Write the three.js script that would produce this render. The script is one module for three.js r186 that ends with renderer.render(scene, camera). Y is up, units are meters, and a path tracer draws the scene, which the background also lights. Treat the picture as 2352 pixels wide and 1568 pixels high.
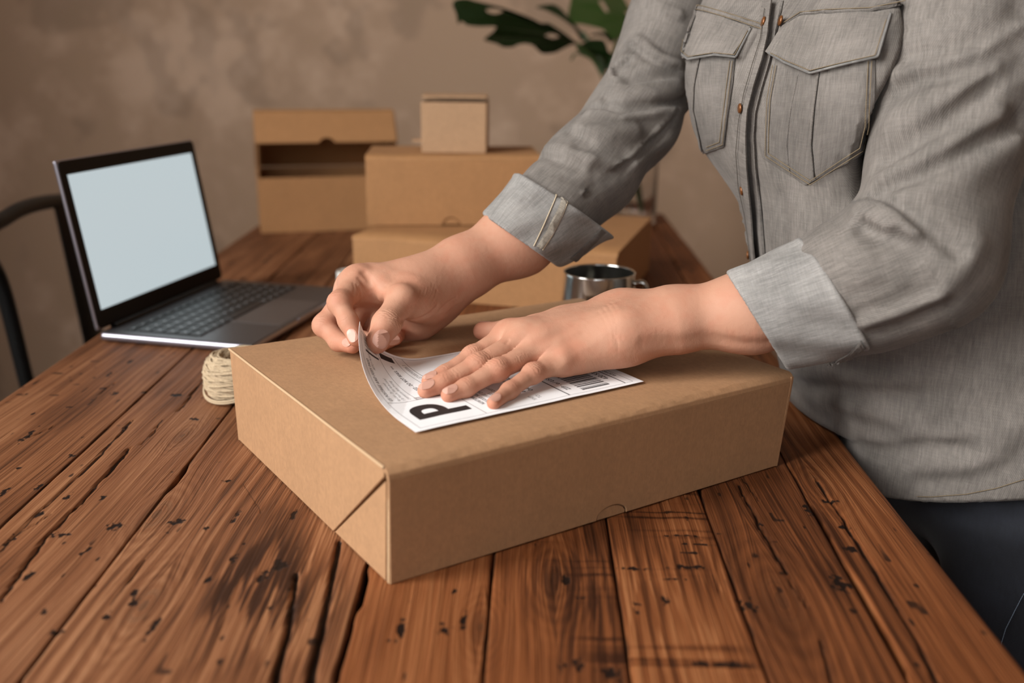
import * as THREE from 'three';
import { RoundedBoxGeometry } from 'three/addons/geometries/RoundedBoxGeometry.js';
import { mergeGeometries, mergeVertices, toCreasedNormals } from 'three/addons/utils/BufferGeometryUtils.js';
import { RectAreaLightUniformsLib } from 'three/addons/lights/RectAreaLightUniformsLib.js';

// ---------------------------------------------------------------- camera, sky, light, exposure
const V = (x, y, z) => new THREE.Vector3(x, y, z);
const scene = new THREE.Scene();
const TABLE = 0.75, FOCAL = 2234.116, CX = 1176, CY = 784;       // focal length in pixels of the 2352 x 1568 frame
const camera = new THREE.PerspectiveCamera(38.674, 2352 / 1568, 0.05, 60);
camera.rotation.order = 'YXZ';
camera.position.set(0, TABLE + 0.336742, 0);
camera.rotation.set(-0.290727, 0.018648, 0.010473, 'YXZ');
camera.focus = 0.80;
camera.userData.fStop = 3.4;
camera.updateMatrixWorld(true);
scene.add(camera);

scene.background = new THREE.Color(0.78, 0.9, 1.0).multiplyScalar(2.2);   // overcast sky outside the window
const renderer = new THREE.WebGLRenderer({ antialias: true });
renderer.toneMapping = THREE.LinearToneMapping;
renderer.toneMappingExposure = 1.0;
renderer.shadowMap.enabled = true;
RectAreaLightUniformsLib.init();
const ROOM = { x0: -1.7, x1: 3.4, z0: -2.75, z1: 3.4, y1: 3.7 };
const WIN = [                                                            // out-of-view openings of the left wall, placed to light the table: z range, y range
  { z0: -0.42, z1: 0.30, y0: 1.15, y1: 3.4 },
  { z0: 0.46, z1: 1.18, y0: 1.15, y1: 3.4 },
];
for (const w of WIN) {                                                   // lamp for the sky's light entering through each unseen opening
  const l = new THREE.RectAreaLight(new THREE.Color(1.0, 0.98, 0.95), 17, w.z1 - w.z0 - 0.1, w.y1 - w.y0 - 0.1);
  l.name = 'unseen_window_daylight';
  l.position.set(ROOM.x0 + 0.03, (w.y0 + w.y1) / 2, (w.z0 + w.z1) / 2);
  l.lookAt(5, (w.y0 + w.y1) / 2, (w.z0 + w.z1) / 2);
  l.castShadow = true;
  scene.add(l);
}

const FILL_WIN = { x0: -1.5, x1: 0.7, y0: 0.9, y1: 2.9 };                   // weaker window added opposite the boxes, as fill on front-facing sides
{
  const w = FILL_WIN, l = new THREE.RectAreaLight(new THREE.Color(1.0, 0.97, 0.93), 1.3, w.x1 - w.x0 - 0.1, w.y1 - w.y0 - 0.1);
  l.name = 'front_window_fill'; l.position.set((w.x0 + w.x1) / 2, (w.y0 + w.y1) / 2, ROOM.z1 - 0.03); l.lookAt((w.x0 + w.x1) / 2, (w.y0 + w.y1) / 2, -5); l.castShadow = true; scene.add(l);  // fill lamp standing in the added front window
}

// ---------------------------------------------------------------- helpers
let seed = 7;
const rnd = () => { seed = (seed * 1664525 + 1013904223) >>> 0; return seed / 4294967296; };
const rr = (a, b) => a + (b - a) * rnd();
const clamp = (x, a = 0, b = 1) => Math.min(b, Math.max(a, x));
const mix = (a, b, t) => a + (b - a) * t;
const sstep = (a, b, x) => { const t = clamp((x - a) / (b - a)); return t * t * (3 - 2 * t); };
function hash2(i, j, s) { let h = (i * 374761393 + j * 668265263 + s * 1274126177) | 0; h = Math.imul(h ^ (h >>> 13), 1274126177); return ((h ^ (h >>> 16)) >>> 0) / 4294967296; }
function noise2(x, y, s = 0) {
  const i = Math.floor(x), j = Math.floor(y); let u = x - i, v = y - j; u = u * u * (3 - 2 * u); v = v * v * (3 - 2 * v);
  const a = hash2(i, j, s), b = hash2(i + 1, j, s), c = hash2(i, j + 1, s), d = hash2(i + 1, j + 1, s);
  return a + (b - a) * u + (c - a + (a - b - c + d) * u) * v;
}
function fbm(x, y, s = 0, o = 4) { let a = 0, w = 0.5, t = 0; for (let k = 0; k < o; k++) { a += w * noise2(x, y, s + k * 17); t += w; x = x * 2.03 + 3.1; y = y * 2.03 + 1.7; w *= 0.5; } return a / t; }
function noise3(x, y, z) {
  const i = Math.floor(x), j = Math.floor(y), k = Math.floor(z); let u = x - i, v = y - j, w = z - k;
  u = u * u * (3 - 2 * u); v = v * v * (3 - 2 * v); w = w * w * (3 - 2 * w);
  const l = (kk) => { const a = hash2(i, j, kk), b = hash2(i + 1, j, kk), c = hash2(i, j + 1, kk), d = hash2(i + 1, j + 1, kk); return a + (b - a) * u + (c - a + (a - b - c + d) * u) * v; };
  return mix(l(k), l(k + 1), w);
}
// a pixel gives a direction; the distance comes from the surface the thing touches
const camM = camera.matrixWorld;
function dirOf(px, py) { return V((px - CX) / FOCAL, -(py - CY) / FOCAL, -1).transformDirection(camM).multiplyScalar(Math.hypot((px - CX) / FOCAL, (py - CY) / FOCAL, 1)); }
const at = (px, py, depth) => dirOf(px, py).multiplyScalar(depth).add(camera.position);
function onY(px, py, y) { const d = dirOf(px, py); return d.multiplyScalar((y - camera.position.y) / d.y).add(camera.position); }
function onX(px, py, x) { const d = dirOf(px, py); return d.multiplyScalar(x / d.x).add(camera.position); }
function onZ(px, py, z) { const d = dirOf(px, py); return d.multiplyScalar(z / d.z).add(camera.position); }

const usedNames = {};
function numbered(n) { const k = usedNames[n] = (usedNames[n] ?? -1) + 1; return k ? n + '_' + String(k).padStart(3, '0') : n; }
function shade(o) { o.traverse((m) => { if (m.isMesh) { m.castShadow = true; m.receiveShadow = true; } }); return o; }
function thing(name, label, category, pos = V(0, 0, 0), turn = 0, group) {
  const g = new THREE.Group(); g.name = numbered(name); g.position.copy(pos); g.rotation.y = turn;
  g.userData = { label, category }; if (group) g.userData.group = group;
  scene.add(g); return g;
}
function part(name, geo, mat, parent, label) {
  if (Array.isArray(geo)) geo = merge(geo);
  const m = new THREE.Mesh(geo, mat); m.name = name; m.castShadow = m.receiveShadow = true;
  if (label) m.userData.label = label;
  parent.add(m); return m;
}
function struct(name, geo, mat, label, parent = scene) {
  const m = part(name, geo, mat, parent); if (parent === scene) { m.userData.kind = 'structure'; m.userData.label = label; m.userData.category = name.split('_')[0]; } return m;
}
function merge(list) {
  list = list.map((g) => { g = g.index ? g.toNonIndexed() : g; for (const k of Object.keys(g.attributes)) if (!['position', 'normal', 'uv'].includes(k)) g.deleteAttribute(k); return g; });
  return mergeGeometries(list);
}
function boxGeo(w, h, d, x = 0, y = 0, z = 0, r = 0) {
  const g = r ? new RoundedBoxGeometry(w, h, d, 2, r) : new THREE.BoxGeometry(w, h, d);
  boxUV(g); g.translate(x, y, z); return g;
}
function boxUV(g) {                                                    // uv in metres, by the way each face points
  const p = g.attributes.position, n = g.attributes.normal, uv = new Float32Array(p.count * 2);
  for (let i = 0; i < p.count; i++) {
    const ax = Math.abs(n.getX(i)), ay = Math.abs(n.getY(i)), az = Math.abs(n.getZ(i));
    uv[2 * i] = ax > ay && ax > az ? p.getZ(i) : p.getX(i);
    uv[2 * i + 1] = ay >= ax && ay >= az ? p.getZ(i) : p.getY(i);
  }
  g.setAttribute('uv', new THREE.BufferAttribute(uv, 2)); return g;
}
// a plate: polygon in the plane through o spanned by ex, ey (metres), with thickness towards -normal; small bevels
function plate(o, ex, ey, pts, thick, bevel = 0.0006, holes = []) {
  const n = ex.clone().cross(ey).normalize();
  const sh = new THREE.Shape(pts.map((p) => new THREE.Vector2(p[0], p[1])));
  for (const h of holes) sh.holes.push(new THREE.Path(h.map((p) => new THREE.Vector2(p[0], p[1]))));
  const g = new THREE.ExtrudeGeometry(sh, { depth: thick - 2 * bevel, bevelEnabled: bevel > 0, bevelThickness: bevel, bevelSize: bevel, bevelOffset: -bevel, bevelSegments: 2, curveSegments: 16 });
  g.translate(0, 0, bevel - thick);
  g.applyMatrix4(new THREE.Matrix4().makeBasis(ex, ey, n).setPosition(o));
  return g;
}
function tube(pts, r, seg = 40, rad = 8, closed = false) {
  return new THREE.TubeGeometry(pts.isCurve ? pts : new THREE.CatmullRomCurve3(pts, closed, 'centripetal'), seg, r, rad, closed);
}
// sheet over a grid of points P(u,v), with thickness along the normals
function sheetGeo(P, nu, nv, thick, UV) {
  const pos = [], uv = [], idx = [], N = [];
  const grid = []; for (let j = 0; j <= nv; j++) for (let i = 0; i <= nu; i++) grid.push(P(i / nu, j / nv));
  const g0 = (i, j) => grid[clamp(j, 0, nv) * (nu + 1) + clamp(i, 0, nu)];
  for (let j = 0; j <= nv; j++) for (let i = 0; i <= nu; i++) {
    const n = g0(i + 1, j).clone().sub(g0(i - 1, j)).cross(g0(i, j + 1).clone().sub(g0(i, j - 1))).normalize(); N.push(n);
  }
  const M = (nu + 1) * (nv + 1);
  for (let s = 0; s < 2; s++) for (let k = 0; k < M; k++) { const p = grid[k].clone().addScaledVector(N[k], s ? -thick : 0); pos.push(p.x, p.y, p.z); const i = k % (nu + 1), j = (k - i) / (nu + 1); uv.push(...(UV ? UV(i / nu, j / nv) : [i / nu, j / nv])); }
  for (let j = 0; j < nv; j++) for (let i = 0; i < nu; i++) { const a = j * (nu + 1) + i, b = a + 1, c = a + nu + 1, d = c + 1; idx.push(a, b, d, a, d, c, M + a, M + d, M + b, M + a, M + c, M + d); }
  const rim = (a, b) => idx.push(a, M + a, b, b, M + a, M + b);
  for (let i = 0; i < nu; i++) { rim(i, i + 1); rim(nv * (nu + 1) + i + 1, nv * (nu + 1) + i); }
  for (let j = 0; j < nv; j++) { rim((j + 1) * (nu + 1), j * (nu + 1)); rim(j * (nu + 1) + nu, (j + 1) * (nu + 1) + nu); }
  const g = new THREE.BufferGeometry(); g.setAttribute('position', new THREE.Float32BufferAttribute(pos, 3)); g.setAttribute('uv', new THREE.Float32BufferAttribute(uv, 2)); g.setIndex(idx);
  return toCreasedNormals(g, 0.9);
}
function dataTex(w, h, fn, srgb = true, repeat = true) {
  const d = new Uint8Array(w * h * 4), c = [0, 0, 0];
  for (let j = 0; j < h; j++) for (let i = 0; i < w; i++) { fn(i, j, c); const k = (j * w + i) * 4; d[k] = clamp(c[0], 0, 255); d[k + 1] = clamp(c[1], 0, 255); d[k + 2] = clamp(c[2], 0, 255); d[k + 3] = 255; }
  const t = new THREE.DataTexture(d, w, h); t.magFilter = THREE.LinearFilter; t.minFilter = THREE.LinearMipmapLinearFilter; t.generateMipmaps = true;
  if (srgb) t.colorSpace = THREE.SRGBColorSpace; if (repeat) t.wrapS = t.wrapT = THREE.RepeatWrapping; t.needsUpdate = true; return t;
}
function wrapNoise(i, j, n, f, s) {                                    // noise that repeats after n cells
  const x = i * f / n, y = j * f / n, a = Math.floor(x), b = Math.floor(y); let u = x - a, v = y - b; u = u * u * (3 - 2 * u); v = v * v * (3 - 2 * v);
  const m = (q) => ((q % f) + f) % f, h = (q, w) => hash2(m(q), m(w), s);
  return mix(mix(h(a, b), h(a + 1, b), u), mix(h(a, b + 1), h(a + 1, b + 1), u), v);
}
function wrapNoise2(i, j, n, fx, fy, s) {
  const x = i * fx / n, y = j * fy / n, a = Math.floor(x), b = Math.floor(y); let u = x - a, v = y - b; u = u * u * (3 - 2 * u); v = v * v * (3 - 2 * v);
  const m = (q, f) => ((q % f) + f) % f, h = (q, w) => hash2(m(q, fx), m(w, fy), s);
  return mix(mix(h(a, b), h(a + 1, b), u), mix(h(a, b + 1), h(a + 1, b + 1), u), v);
}
const mat = (o) => new THREE.MeshStandardMaterial({ side: THREE.DoubleSide, ...o });
const phys = (o) => new THREE.MeshPhysicalMaterial({ side: THREE.DoubleSide, ...o });

// ---------------------------------------------------------------- materials
const cardTex = dataTex(512, 512, (i, j, c) => {
  let f = 0.14 * wrapNoise(i, j, 512, 8, 1) + 0.18 + 0.3 * wrapNoise(i, j, 512, 64, 2) + 0.35 * wrapNoise2(i, j, 512, 256, 90, 3) + 0.15 * wrapNoise2(i, j, 512, 128, 8, 5);
  f = 0.92 + 0.15 * (f - 0.65);
  const sp = hash2(i, j, 9), fib = hash2(i >> 1, j, 11); if (sp > 0.9985) f *= 0.72; if (fib > 0.9975) f *= 1.12;
  c[0] = 255 * f; c[1] = 255 * (f - 0.004); c[2] = 255 * (f - 0.012);
});
cardTex.repeat.set(5, 5);
const cardBump = dataTex(256, 256, (i, j, c) => { c[0] = c[1] = c[2] = 110 + 40 * wrapNoise2(i, j, 256, 96, 12, 4) + 60 * wrapNoise(i, j, 256, 128, 6); }, false);
cardBump.repeat.set(5, 5);
const card = (r, g, b) => mat({ color: new THREE.Color().setRGB(r, g, b), map: cardTex, bumpMap: cardBump, bumpScale: 0.0001, roughness: 0.78 });
const M = {
  kraft: card(0.445, 0.245, 0.122), kraftWarm: card(0.425, 0.21, 0.082), kraftPale: card(0.47, 0.285, 0.158), kraftEdge: card(0.60, 0.40, 0.23), kraftInside: card(0.40, 0.20, 0.075),
  steel: mat({ color: 0xd4d2cd, metalness: 1, roughness: 0.16 }),
  blackMetal: mat({ color: 0x17191a, metalness: 0.3, roughness: 0.42 }),
  laptop: mat({ color: 0x5c5a5c, metalness: 0.75, roughness: 0.38 }),
  laptopEdge: mat({ color: 0x9a97a0, metalness: 0.85, roughness: 0.28 }),
  bezel: phys({ color: 0x050506, roughness: 0.42, specularIntensity: 0.4 }),
  key: mat({ color: 0x101113, roughness: 0.42 }), keyWell: mat({ color: 0x0c0c0d, roughness: 0.5 }), trackpad: mat({ color: 0x615e5f, metalness: 0.6, roughness: 0.3 }),
  legend: mat({ color: 0xb8bcc0, roughness: 0.6 }),
  screen: mat({ color: 0x050505, roughness: 0.3, emissive: new THREE.Color().setRGB(0.50, 0.575, 0.60), emissiveIntensity: 1 }),
  glass: phys({ color: 0xffffff, transmission: 1, thickness: 0, roughness: 0.02, ior: 1.45 }),
  water: phys({ color: 0xffffff, transmission: 1, thickness: 0.05, roughness: 0.0, ior: 1.33, attenuationColor: new THREE.Color(0.9, 0.95, 0.85), attenuationDistance: 0.6 }),
  stem: mat({ color: 0x24390f, roughness: 0.5 }), leaf: phys({ color: 0x12270b, roughness: 0.34, clearcoat: 0.25, clearcoatRoughness: 0.35 }), leafLight: phys({ color: 0x1f3f0d, roughness: 0.36, clearcoat: 0.2 }),
  ceramic: mat({ color: 0xe6e2da, roughness: 0.35 }),
  ceiling: mat({ color: 0x6e5d4c, roughness: 0.95 }), floor: mat({ color: 0x4a3626, roughness: 0.55 }), frame: mat({ color: 0xe2ddd4, roughness: 0.6 }),
};

// ---------------------------------------------------------------- room
const plaster = dataTex(1024, 1024, (i, j, c) => {
  const x = i / 1024, y = j / 1024;
  const big = wrapNoise(i, j, 1024, 5, 21) * 0.5 + wrapNoise(i, j, 1024, 11, 22) * 0.3 + wrapNoise(i, j, 1024, 23, 23) * 0.25 + wrapNoise(i, j, 1024, 61, 24) * 0.14 + wrapNoise(i, j, 1024, 200, 25) * 0.06;
  const patch = sstep(0.50, 0.92, big), stain = sstep(0.60, 0.72, wrapNoise(i, j, 1024, 8, 27) * 0.55 + wrapNoise(i, j, 1024, 19, 26) * 0.3 + wrapNoise(i, j, 1024, 47, 28) * 0.15);
  const k = mix(0.87, 1.0, patch) * mix(1, 0.91, stain);
  c[0] = 203 * k; c[1] = 174 * k * mix(0.98, 1, patch); c[2] = 150 * k * mix(0.95, 1, patch);
});
const plasterMat = (sx, sy) => { const t = plaster.clone(); t.repeat.set(sx, sy); t.needsUpdate = true; return mat({ map: t, roughness: 0.92 }); };
const plasterBack = plasterMat(0.75, 0.75);
{
  const { x0, x1, z0, z1, y1 } = ROOM, T = 0.18;
  struct('floor', boxGeo(x1 - x0 + 2 * T, T, z1 - z0 + 2 * T, (x0 + x1) / 2, -T / 2, (z0 + z1) / 2), M.floor, 'brown floor under the table');
  struct('ceiling', boxGeo(x1 - x0 + 2 * T, T, z1 - z0 + 2 * T, (x0 + x1) / 2, y1 + T / 2, (z0 + z1) / 2), M.ceiling, 'plain brown ceiling out of view, dark to lessen bounced light');  // ceiling is out of view, kept dark so it bounces less light
  struct('wall_back', boxGeo(x1 - x0 + 2 * T, y1, T, (x0 + x1) / 2, y1 / 2, z0 - T / 2), plasterBack, 'mottled taupe plaster wall behind the boxes');
  { const w = FILL_WIN, X0 = x0 - T, X1 = x1 + T, B = (p, q, r, s) => boxGeo(q - p, s - r, T, (p + q) / 2, (r + s) / 2, z1 + T / 2); struct('wall_front', merge([B(X0, w.x0, 0, y1), B(w.x1, X1, 0, y1), B(w.x0, w.x1, 0, w.y0), B(w.x0, w.x1, w.y1, y1)]), plasterBack, 'plaster wall with an added fill window opposite the boxes');
    const zc = z1 + 0.1, xc = (w.x0 + w.x1) / 2, yc = (w.y0 + w.y1) / 2, wx = w.x1 - w.x0, wy = w.y1 - w.y0, fr = struct('window_3', merge([boxGeo(wx, 0.05, 0.05, xc, w.y0 + 0.025, zc), boxGeo(wx, 0.05, 0.05, xc, w.y1 - 0.025, zc), boxGeo(0.05, wy - 0.1, 0.05, w.x0 + 0.025, yc, zc), boxGeo(0.05, wy - 0.1, 0.05, w.x1 - 0.025, yc, zc), boxGeo(0.035, wy - 0.1, 0.04, xc, yc, zc)]), M.frame, 'two-pane window added in the front wall for fill light');
    for (const s of [-1, 1]) part('pane', boxGeo(wx / 2 - 0.0675, wy - 0.1, 0.004, xc + s * (wx / 4 - 0.0163), yc, zc), M.glass, fr); }
  struct('wall_right', boxGeo(T, y1, z1 - z0, x1 + T / 2, y1 / 2, (z0 + z1) / 2), plasterBack, 'plaster wall behind the person');
  const L = [], zs = [z0, ...WIN.flatMap((w) => [w.z0, w.z1]), z1];
  for (let k = 0; k < zs.length; k += 2) L.push(boxGeo(T, y1, zs[k + 1] - zs[k], x0 - T / 2, y1 / 2, (zs[k] + zs[k + 1]) / 2));
  for (const w of WIN) L.push(boxGeo(T, w.y0, w.z1 - w.z0, x0 - T / 2, w.y0 / 2, (w.z0 + w.z1) / 2), boxGeo(T, y1 - w.y1, w.z1 - w.z0, x0 - T / 2, (y1 + w.y1) / 2, (w.z0 + w.z1) / 2));
  struct('wall_left', merge(L), plasterBack, 'plaster wall with the two unseen windows that light the table');
  WIN.forEach((w, n) => {
    const fr = [], wz = w.z1 - w.z0, wy = w.y1 - w.y0, zc2 = (w.z0 + w.z1) / 2, yc = (w.y0 + w.y1) / 2, xw = x0 - 0.1;
    fr.push(boxGeo(0.05, 0.05, wz, xw, w.y0 + 0.025, zc2), boxGeo(0.05, 0.05, wz, xw, w.y1 - 0.025, zc2), boxGeo(0.05, wy - 0.1, 0.05, xw, yc, w.z0 + 0.025), boxGeo(0.05, wy - 0.1, 0.05, xw, yc, w.z1 - 0.025), boxGeo(0.04, wy - 0.1, 0.035, xw, yc, zc2));
    const win = struct('window_' + (n + 1), merge(fr), M.frame, n ? 'tall unseen two-pane window in the left wall nearer the front wall' : 'tall unseen two-pane window in the left wall nearer the back wall');
    for (const s of [-1, 1]) part('pane', boxGeo(0.004, wy - 0.1, wz / 2 - 0.0675, xw, yc, zc2 + s * (wz / 4 - 0.0163)), M.glass, win);
  });
}
// ---------------------------------------------------------------- table of old planks
const TZ0 = -2.115, TZ1 = -0.22, TX0 = -0.57, TX1 = 0.31;
const EDGES = [[-0.5086, 0.0193], [-0.372, 0.018], [-0.267, 0.0255], [-0.090, 0.03], [-0.0225, 0], [0.060, 0], [0.1375, 0], [0.205, -0.022], [0.291, 0]];
const edgeX = (k, z) => EDGES[k][0] + EDGES[k][1] * z;
const px2 = (s) => s.trim().split(/\s+/).map((q) => { const [a, b] = q.split(',').map(Number); const p = onY(a, b, TABLE); return [p.x, p.z]; });
const CRACKS = [                                                       // long splits in the boards: path, width, depth
  [px2('0,1379 108,1235 216,1122 298,1031'), 0.0034, 0.006], [px2('325,1022 338,1009 375,965'), 0.0016, 0.003], [px2('410,945 440,905 470,868'), 0.002, 0.004],
  [px2('682,1318 660,1440 634,1568'), 0.0042, 0.008], [px2('783,1240 765,1320 745,1404 716,1568'), 0.0045, 0.008], [px2('845,1296 808,1420 775,1560'), 0.003, 0.005],
  [px2('1697,1113 1720,1160 1742,1203 1783,1271 1810,1316'), 0.0026, 0.005], [px2('1878,1104 1935,1190 2004,1293 2085,1440 2158,1568'), 0.0032, 0.005],
  [px2('0,1266 100,1165 217,1059 302,968'), 0.003, 0.004], [px2('60,1010 110,985 125,978'), 0.002, 0.003], [px2('20,1240 120,1180'), 0.0016, 0.003],
  [px2('250,1390 300,1330 335,1285'), 0.0015, 0.003], [px2('1705,1100 1745,1150'), 0.0014, 0.003], [px2('560,1110 600,1180'), 0.0012, 0.002],
  [px2('1815,1330 1835,1370 1850,1388'), 0.0016, 0.003], [px2('1640,1320 1655,1360'), 0.0010, 0.002], [px2('1880,1470 1915,1568'), 0.0022, 0.003], [px2('200,930 240,895 262,880'), 0.0016, 0.003],
];
function segDist(x, z, poly) {
  let best = 1e9;
  for (let i = 0; i + 1 < poly.length; i++) {
    const [ax, az] = poly[i], [bx, bz] = poly[i + 1], dx = bx - ax, dz = bz - az;
    const t = clamp(((x - ax) * dx + (z - az) * dz) / (dx * dx + dz * dz)), ex = x - ax - t * dx, ez = z - az - t * dz;
    const end = (i === 0 && t === 0) || (i === poly.length - 2 && t === 1) ? 1.0 : 1;
    best = Math.min(best, Math.sqrt(ex * ex + ez * ez) * end);
  }
  return best;
}
for (const c of CRACKS) { c[1] *= 0.6; c[2] *= 0.65; const xs = c[0].map((p) => p[0]), zs = c[0].map((p) => p[1]); c.box = [Math.min(...xs) - 0.012, Math.max(...xs) + 0.012, Math.min(...zs) - 0.012, Math.max(...zs) + 0.012]; }
function crackAt(x, z) {                                                // 0..1 how deep in a split, and its depth
  let d = 0;
  for (const c of CRACKS) {
    if (x < c.box[0] || x > c.box[1] || z < c.box[2] || z > c.box[3]) continue;
    const wob = 0.0022 * (noise2(z * 55, 3.3, 5) - 0.5) + 0.0005 * (noise2(z * 200, 1.3, 6) - 0.5);
    const s = segDist(x + wob, z, c[0]), ww = c[1] * (0.35 + 0.9 * noise2(z * 24, 7.7, 8));
    if (s < ww) d = Math.max(d, c[2] * (1 - (s / ww) * (s / ww)));
  }
  return d;
}
// dark worm marks, knots and burnt patches read off the boards: pixel, half length along and across the boards (m)
const SPOTS = `264,903,6,5 406,907,4,9 451,962,3,7 63,1002,16,3 289,982,14,3 162,1047,4,4 88,1120,6,3 9,1131,10,3 40,1077,3,3 156,1140,6,3 237,1144,4,3 93,1180,7,3 266,1208,5,7 140,1228,4,8 23,1239,8,4 199,1262,7,3
402,1199,5,7 385,1222,3,3 470,1212,3,5 542,1185,8,3 519,1104,2,5 70,1320,5,3 311,1379,5,4 244,1415,5,3 99,1408,4,3 352,1442,10,3 135,1451,3,6 641,1298,9,7 673,1185,8,3 537,1284,5,4 600,1330,10,5 921,1446,11,3 1021,1446,6,5 1063,1427,9,3 1044,1358,3,3
1327,1527,8,5 1290,1530,5,3 1400,1546,7,8 1335,1372,3,4 1462,1385,3,3 1462,1405,3,3 1453,1305,2,11 1580,1302,2.5,16 1661,1526,2.5,20 1526,1375,8,3 1580,1194,4,3 1560,1230,1.5,20 1600,1250,1.2,16 1590,1270,1.5,14 1540,1330,1.2,14 1720,1393,9,8 1928,1338,10,8 1745,1205,5,4 1855,1165,10,4 1500,1115,1.5,10
310,1360,4,3 60,905,3,3 190,1005,3,2 75,950,3,2 330,900,3,4 560,1250,3,3 480,1330,4,3 620,590,8,6 700,585,6,5 560,640,10,5 690,640,8,6 610,600,14,5 655,610,10,3 1560,560,12,4 1590,620,14,3 300,830,6,3 250,860,8,3 1960,1260,4,10 1935,1210,3,10 1910,1150,3,9 1300,1330,5,5`.trim().split(/\s+/).map((q) => { const [a, b, l, w] = q.split(',').map(Number); const p = onY(a, b, TABLE); return [p.x, p.z, l * 0.00098, w * 0.00074]; });
const KNOTS = [[1797, 1379, 0.022, 0.6], [1273, 1328, 0.014, 0.45], [1880, 1112, 0.013, 0.6], [360, 1180, 0.016, 0.3], [420, 1000, 0.010, 0.3], [330, 1390, 0.014, 0.3], [1105, 1440, 0.01, 0.3]].map(([a, b, r, k]) => { const p = onY(a, b, TABLE); return [p.x, p.z, r, k]; });
const BURNT = [[505, 1361, 0.03, 0.55], [564, 1424, 0.035, 0.7], [640, 1300, 0.02, 0.7], [590, 1345, 0.03, 0.5], [700, 1380, 0.02, 0.6], [730, 1420, 0.025, 0.6], [665, 1480, 0.03, 0.5], [600, 1180, 0.04, 0.35], [1330, 1300, 0.045, 0.45], [1370, 1420, 0.04, 0.5], [1250, 1340, 0.02, 0.4], [1580, 1300, 0.02, 0.5], [1940, 1330, 0.03, 0.45], [1900, 1180, 0.03, 0.35], [1600, 1420, 0.04, 0.35], [1650, 1290, 0.02, 0.35], [380, 930, 0.02, 0.3]].map(([a, b, r, k]) => { const p = onY(a, b, TABLE); return [p.x, p.z, r, k]; });
const vOf = (z) => (z > -1.2 ? mix(0.30, 1, (z + 1.2) / (TZ1 + 1.2)) : mix(0, 0.30, (z - TZ0) / (-1.2 - TZ0)));
const zOf = (v) => (v > 0.30 ? mix(-1.2, TZ1, (v - 0.30) / 0.70) : mix(TZ0, -1.2, v / 0.30));
const TONE = [[1.0, 0.1], [0.96, 0.0], [1.08, 0.15], [0.92, -0.1], [0.95, 0.0], [1.12, 0.05], [0.80, -0.1], [0.94, 0.0]];
const woodH = new Float32Array(2048 * 2048);
const BURN = new Float32Array(2048 * 2048), MARK = new Float32Array(2048 * 2048);
function splat(x0, z0, rx, rz, fn) {
  const i0 = Math.max(0, Math.floor((x0 - rx - TX0) / (TX1 - TX0) * 2047)), i1 = Math.min(2047, Math.ceil((x0 + rx - TX0) / (TX1 - TX0) * 2047)), j0 = Math.max(0, Math.floor(vOf(z0 - rz) * 2047)), j1 = Math.min(2047, Math.ceil(vOf(z0 + rz) * 2047));
  for (let j = j0; j <= j1; j++) { const z = zOf(j / 2047); for (let i = i0; i <= i1; i++) fn(mix(TX0, TX1, i / 2047), z, j * 2048 + i); }
}
for (const [bx, bz, r, a] of BURNT) splat(bx, bz, r * 2, r * 4.4, (x, z, n) => { BURN[n] += a * Math.exp(-(((x - bx) / r) ** 2 + ((z - bz) / (r * 2.2)) ** 2)); });
for (const [sx, sz, l, w] of SPOTS) splat(sx, sz, w * 2.4, l * 2.4, (x, z, n) => { const dx = (x - sx) / w, dz = (z - sz) / l, d = Math.sqrt(dx * dx + dz * dz) + 1.5 * (noise2(x * 420, z * 260, 33) - 0.5) + 0.7 * (noise2(x * 900, z * 700, 35) - 0.5); MARK[n] = Math.max(MARK[n], sstep(1.05, 0.45, d)); });
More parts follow.
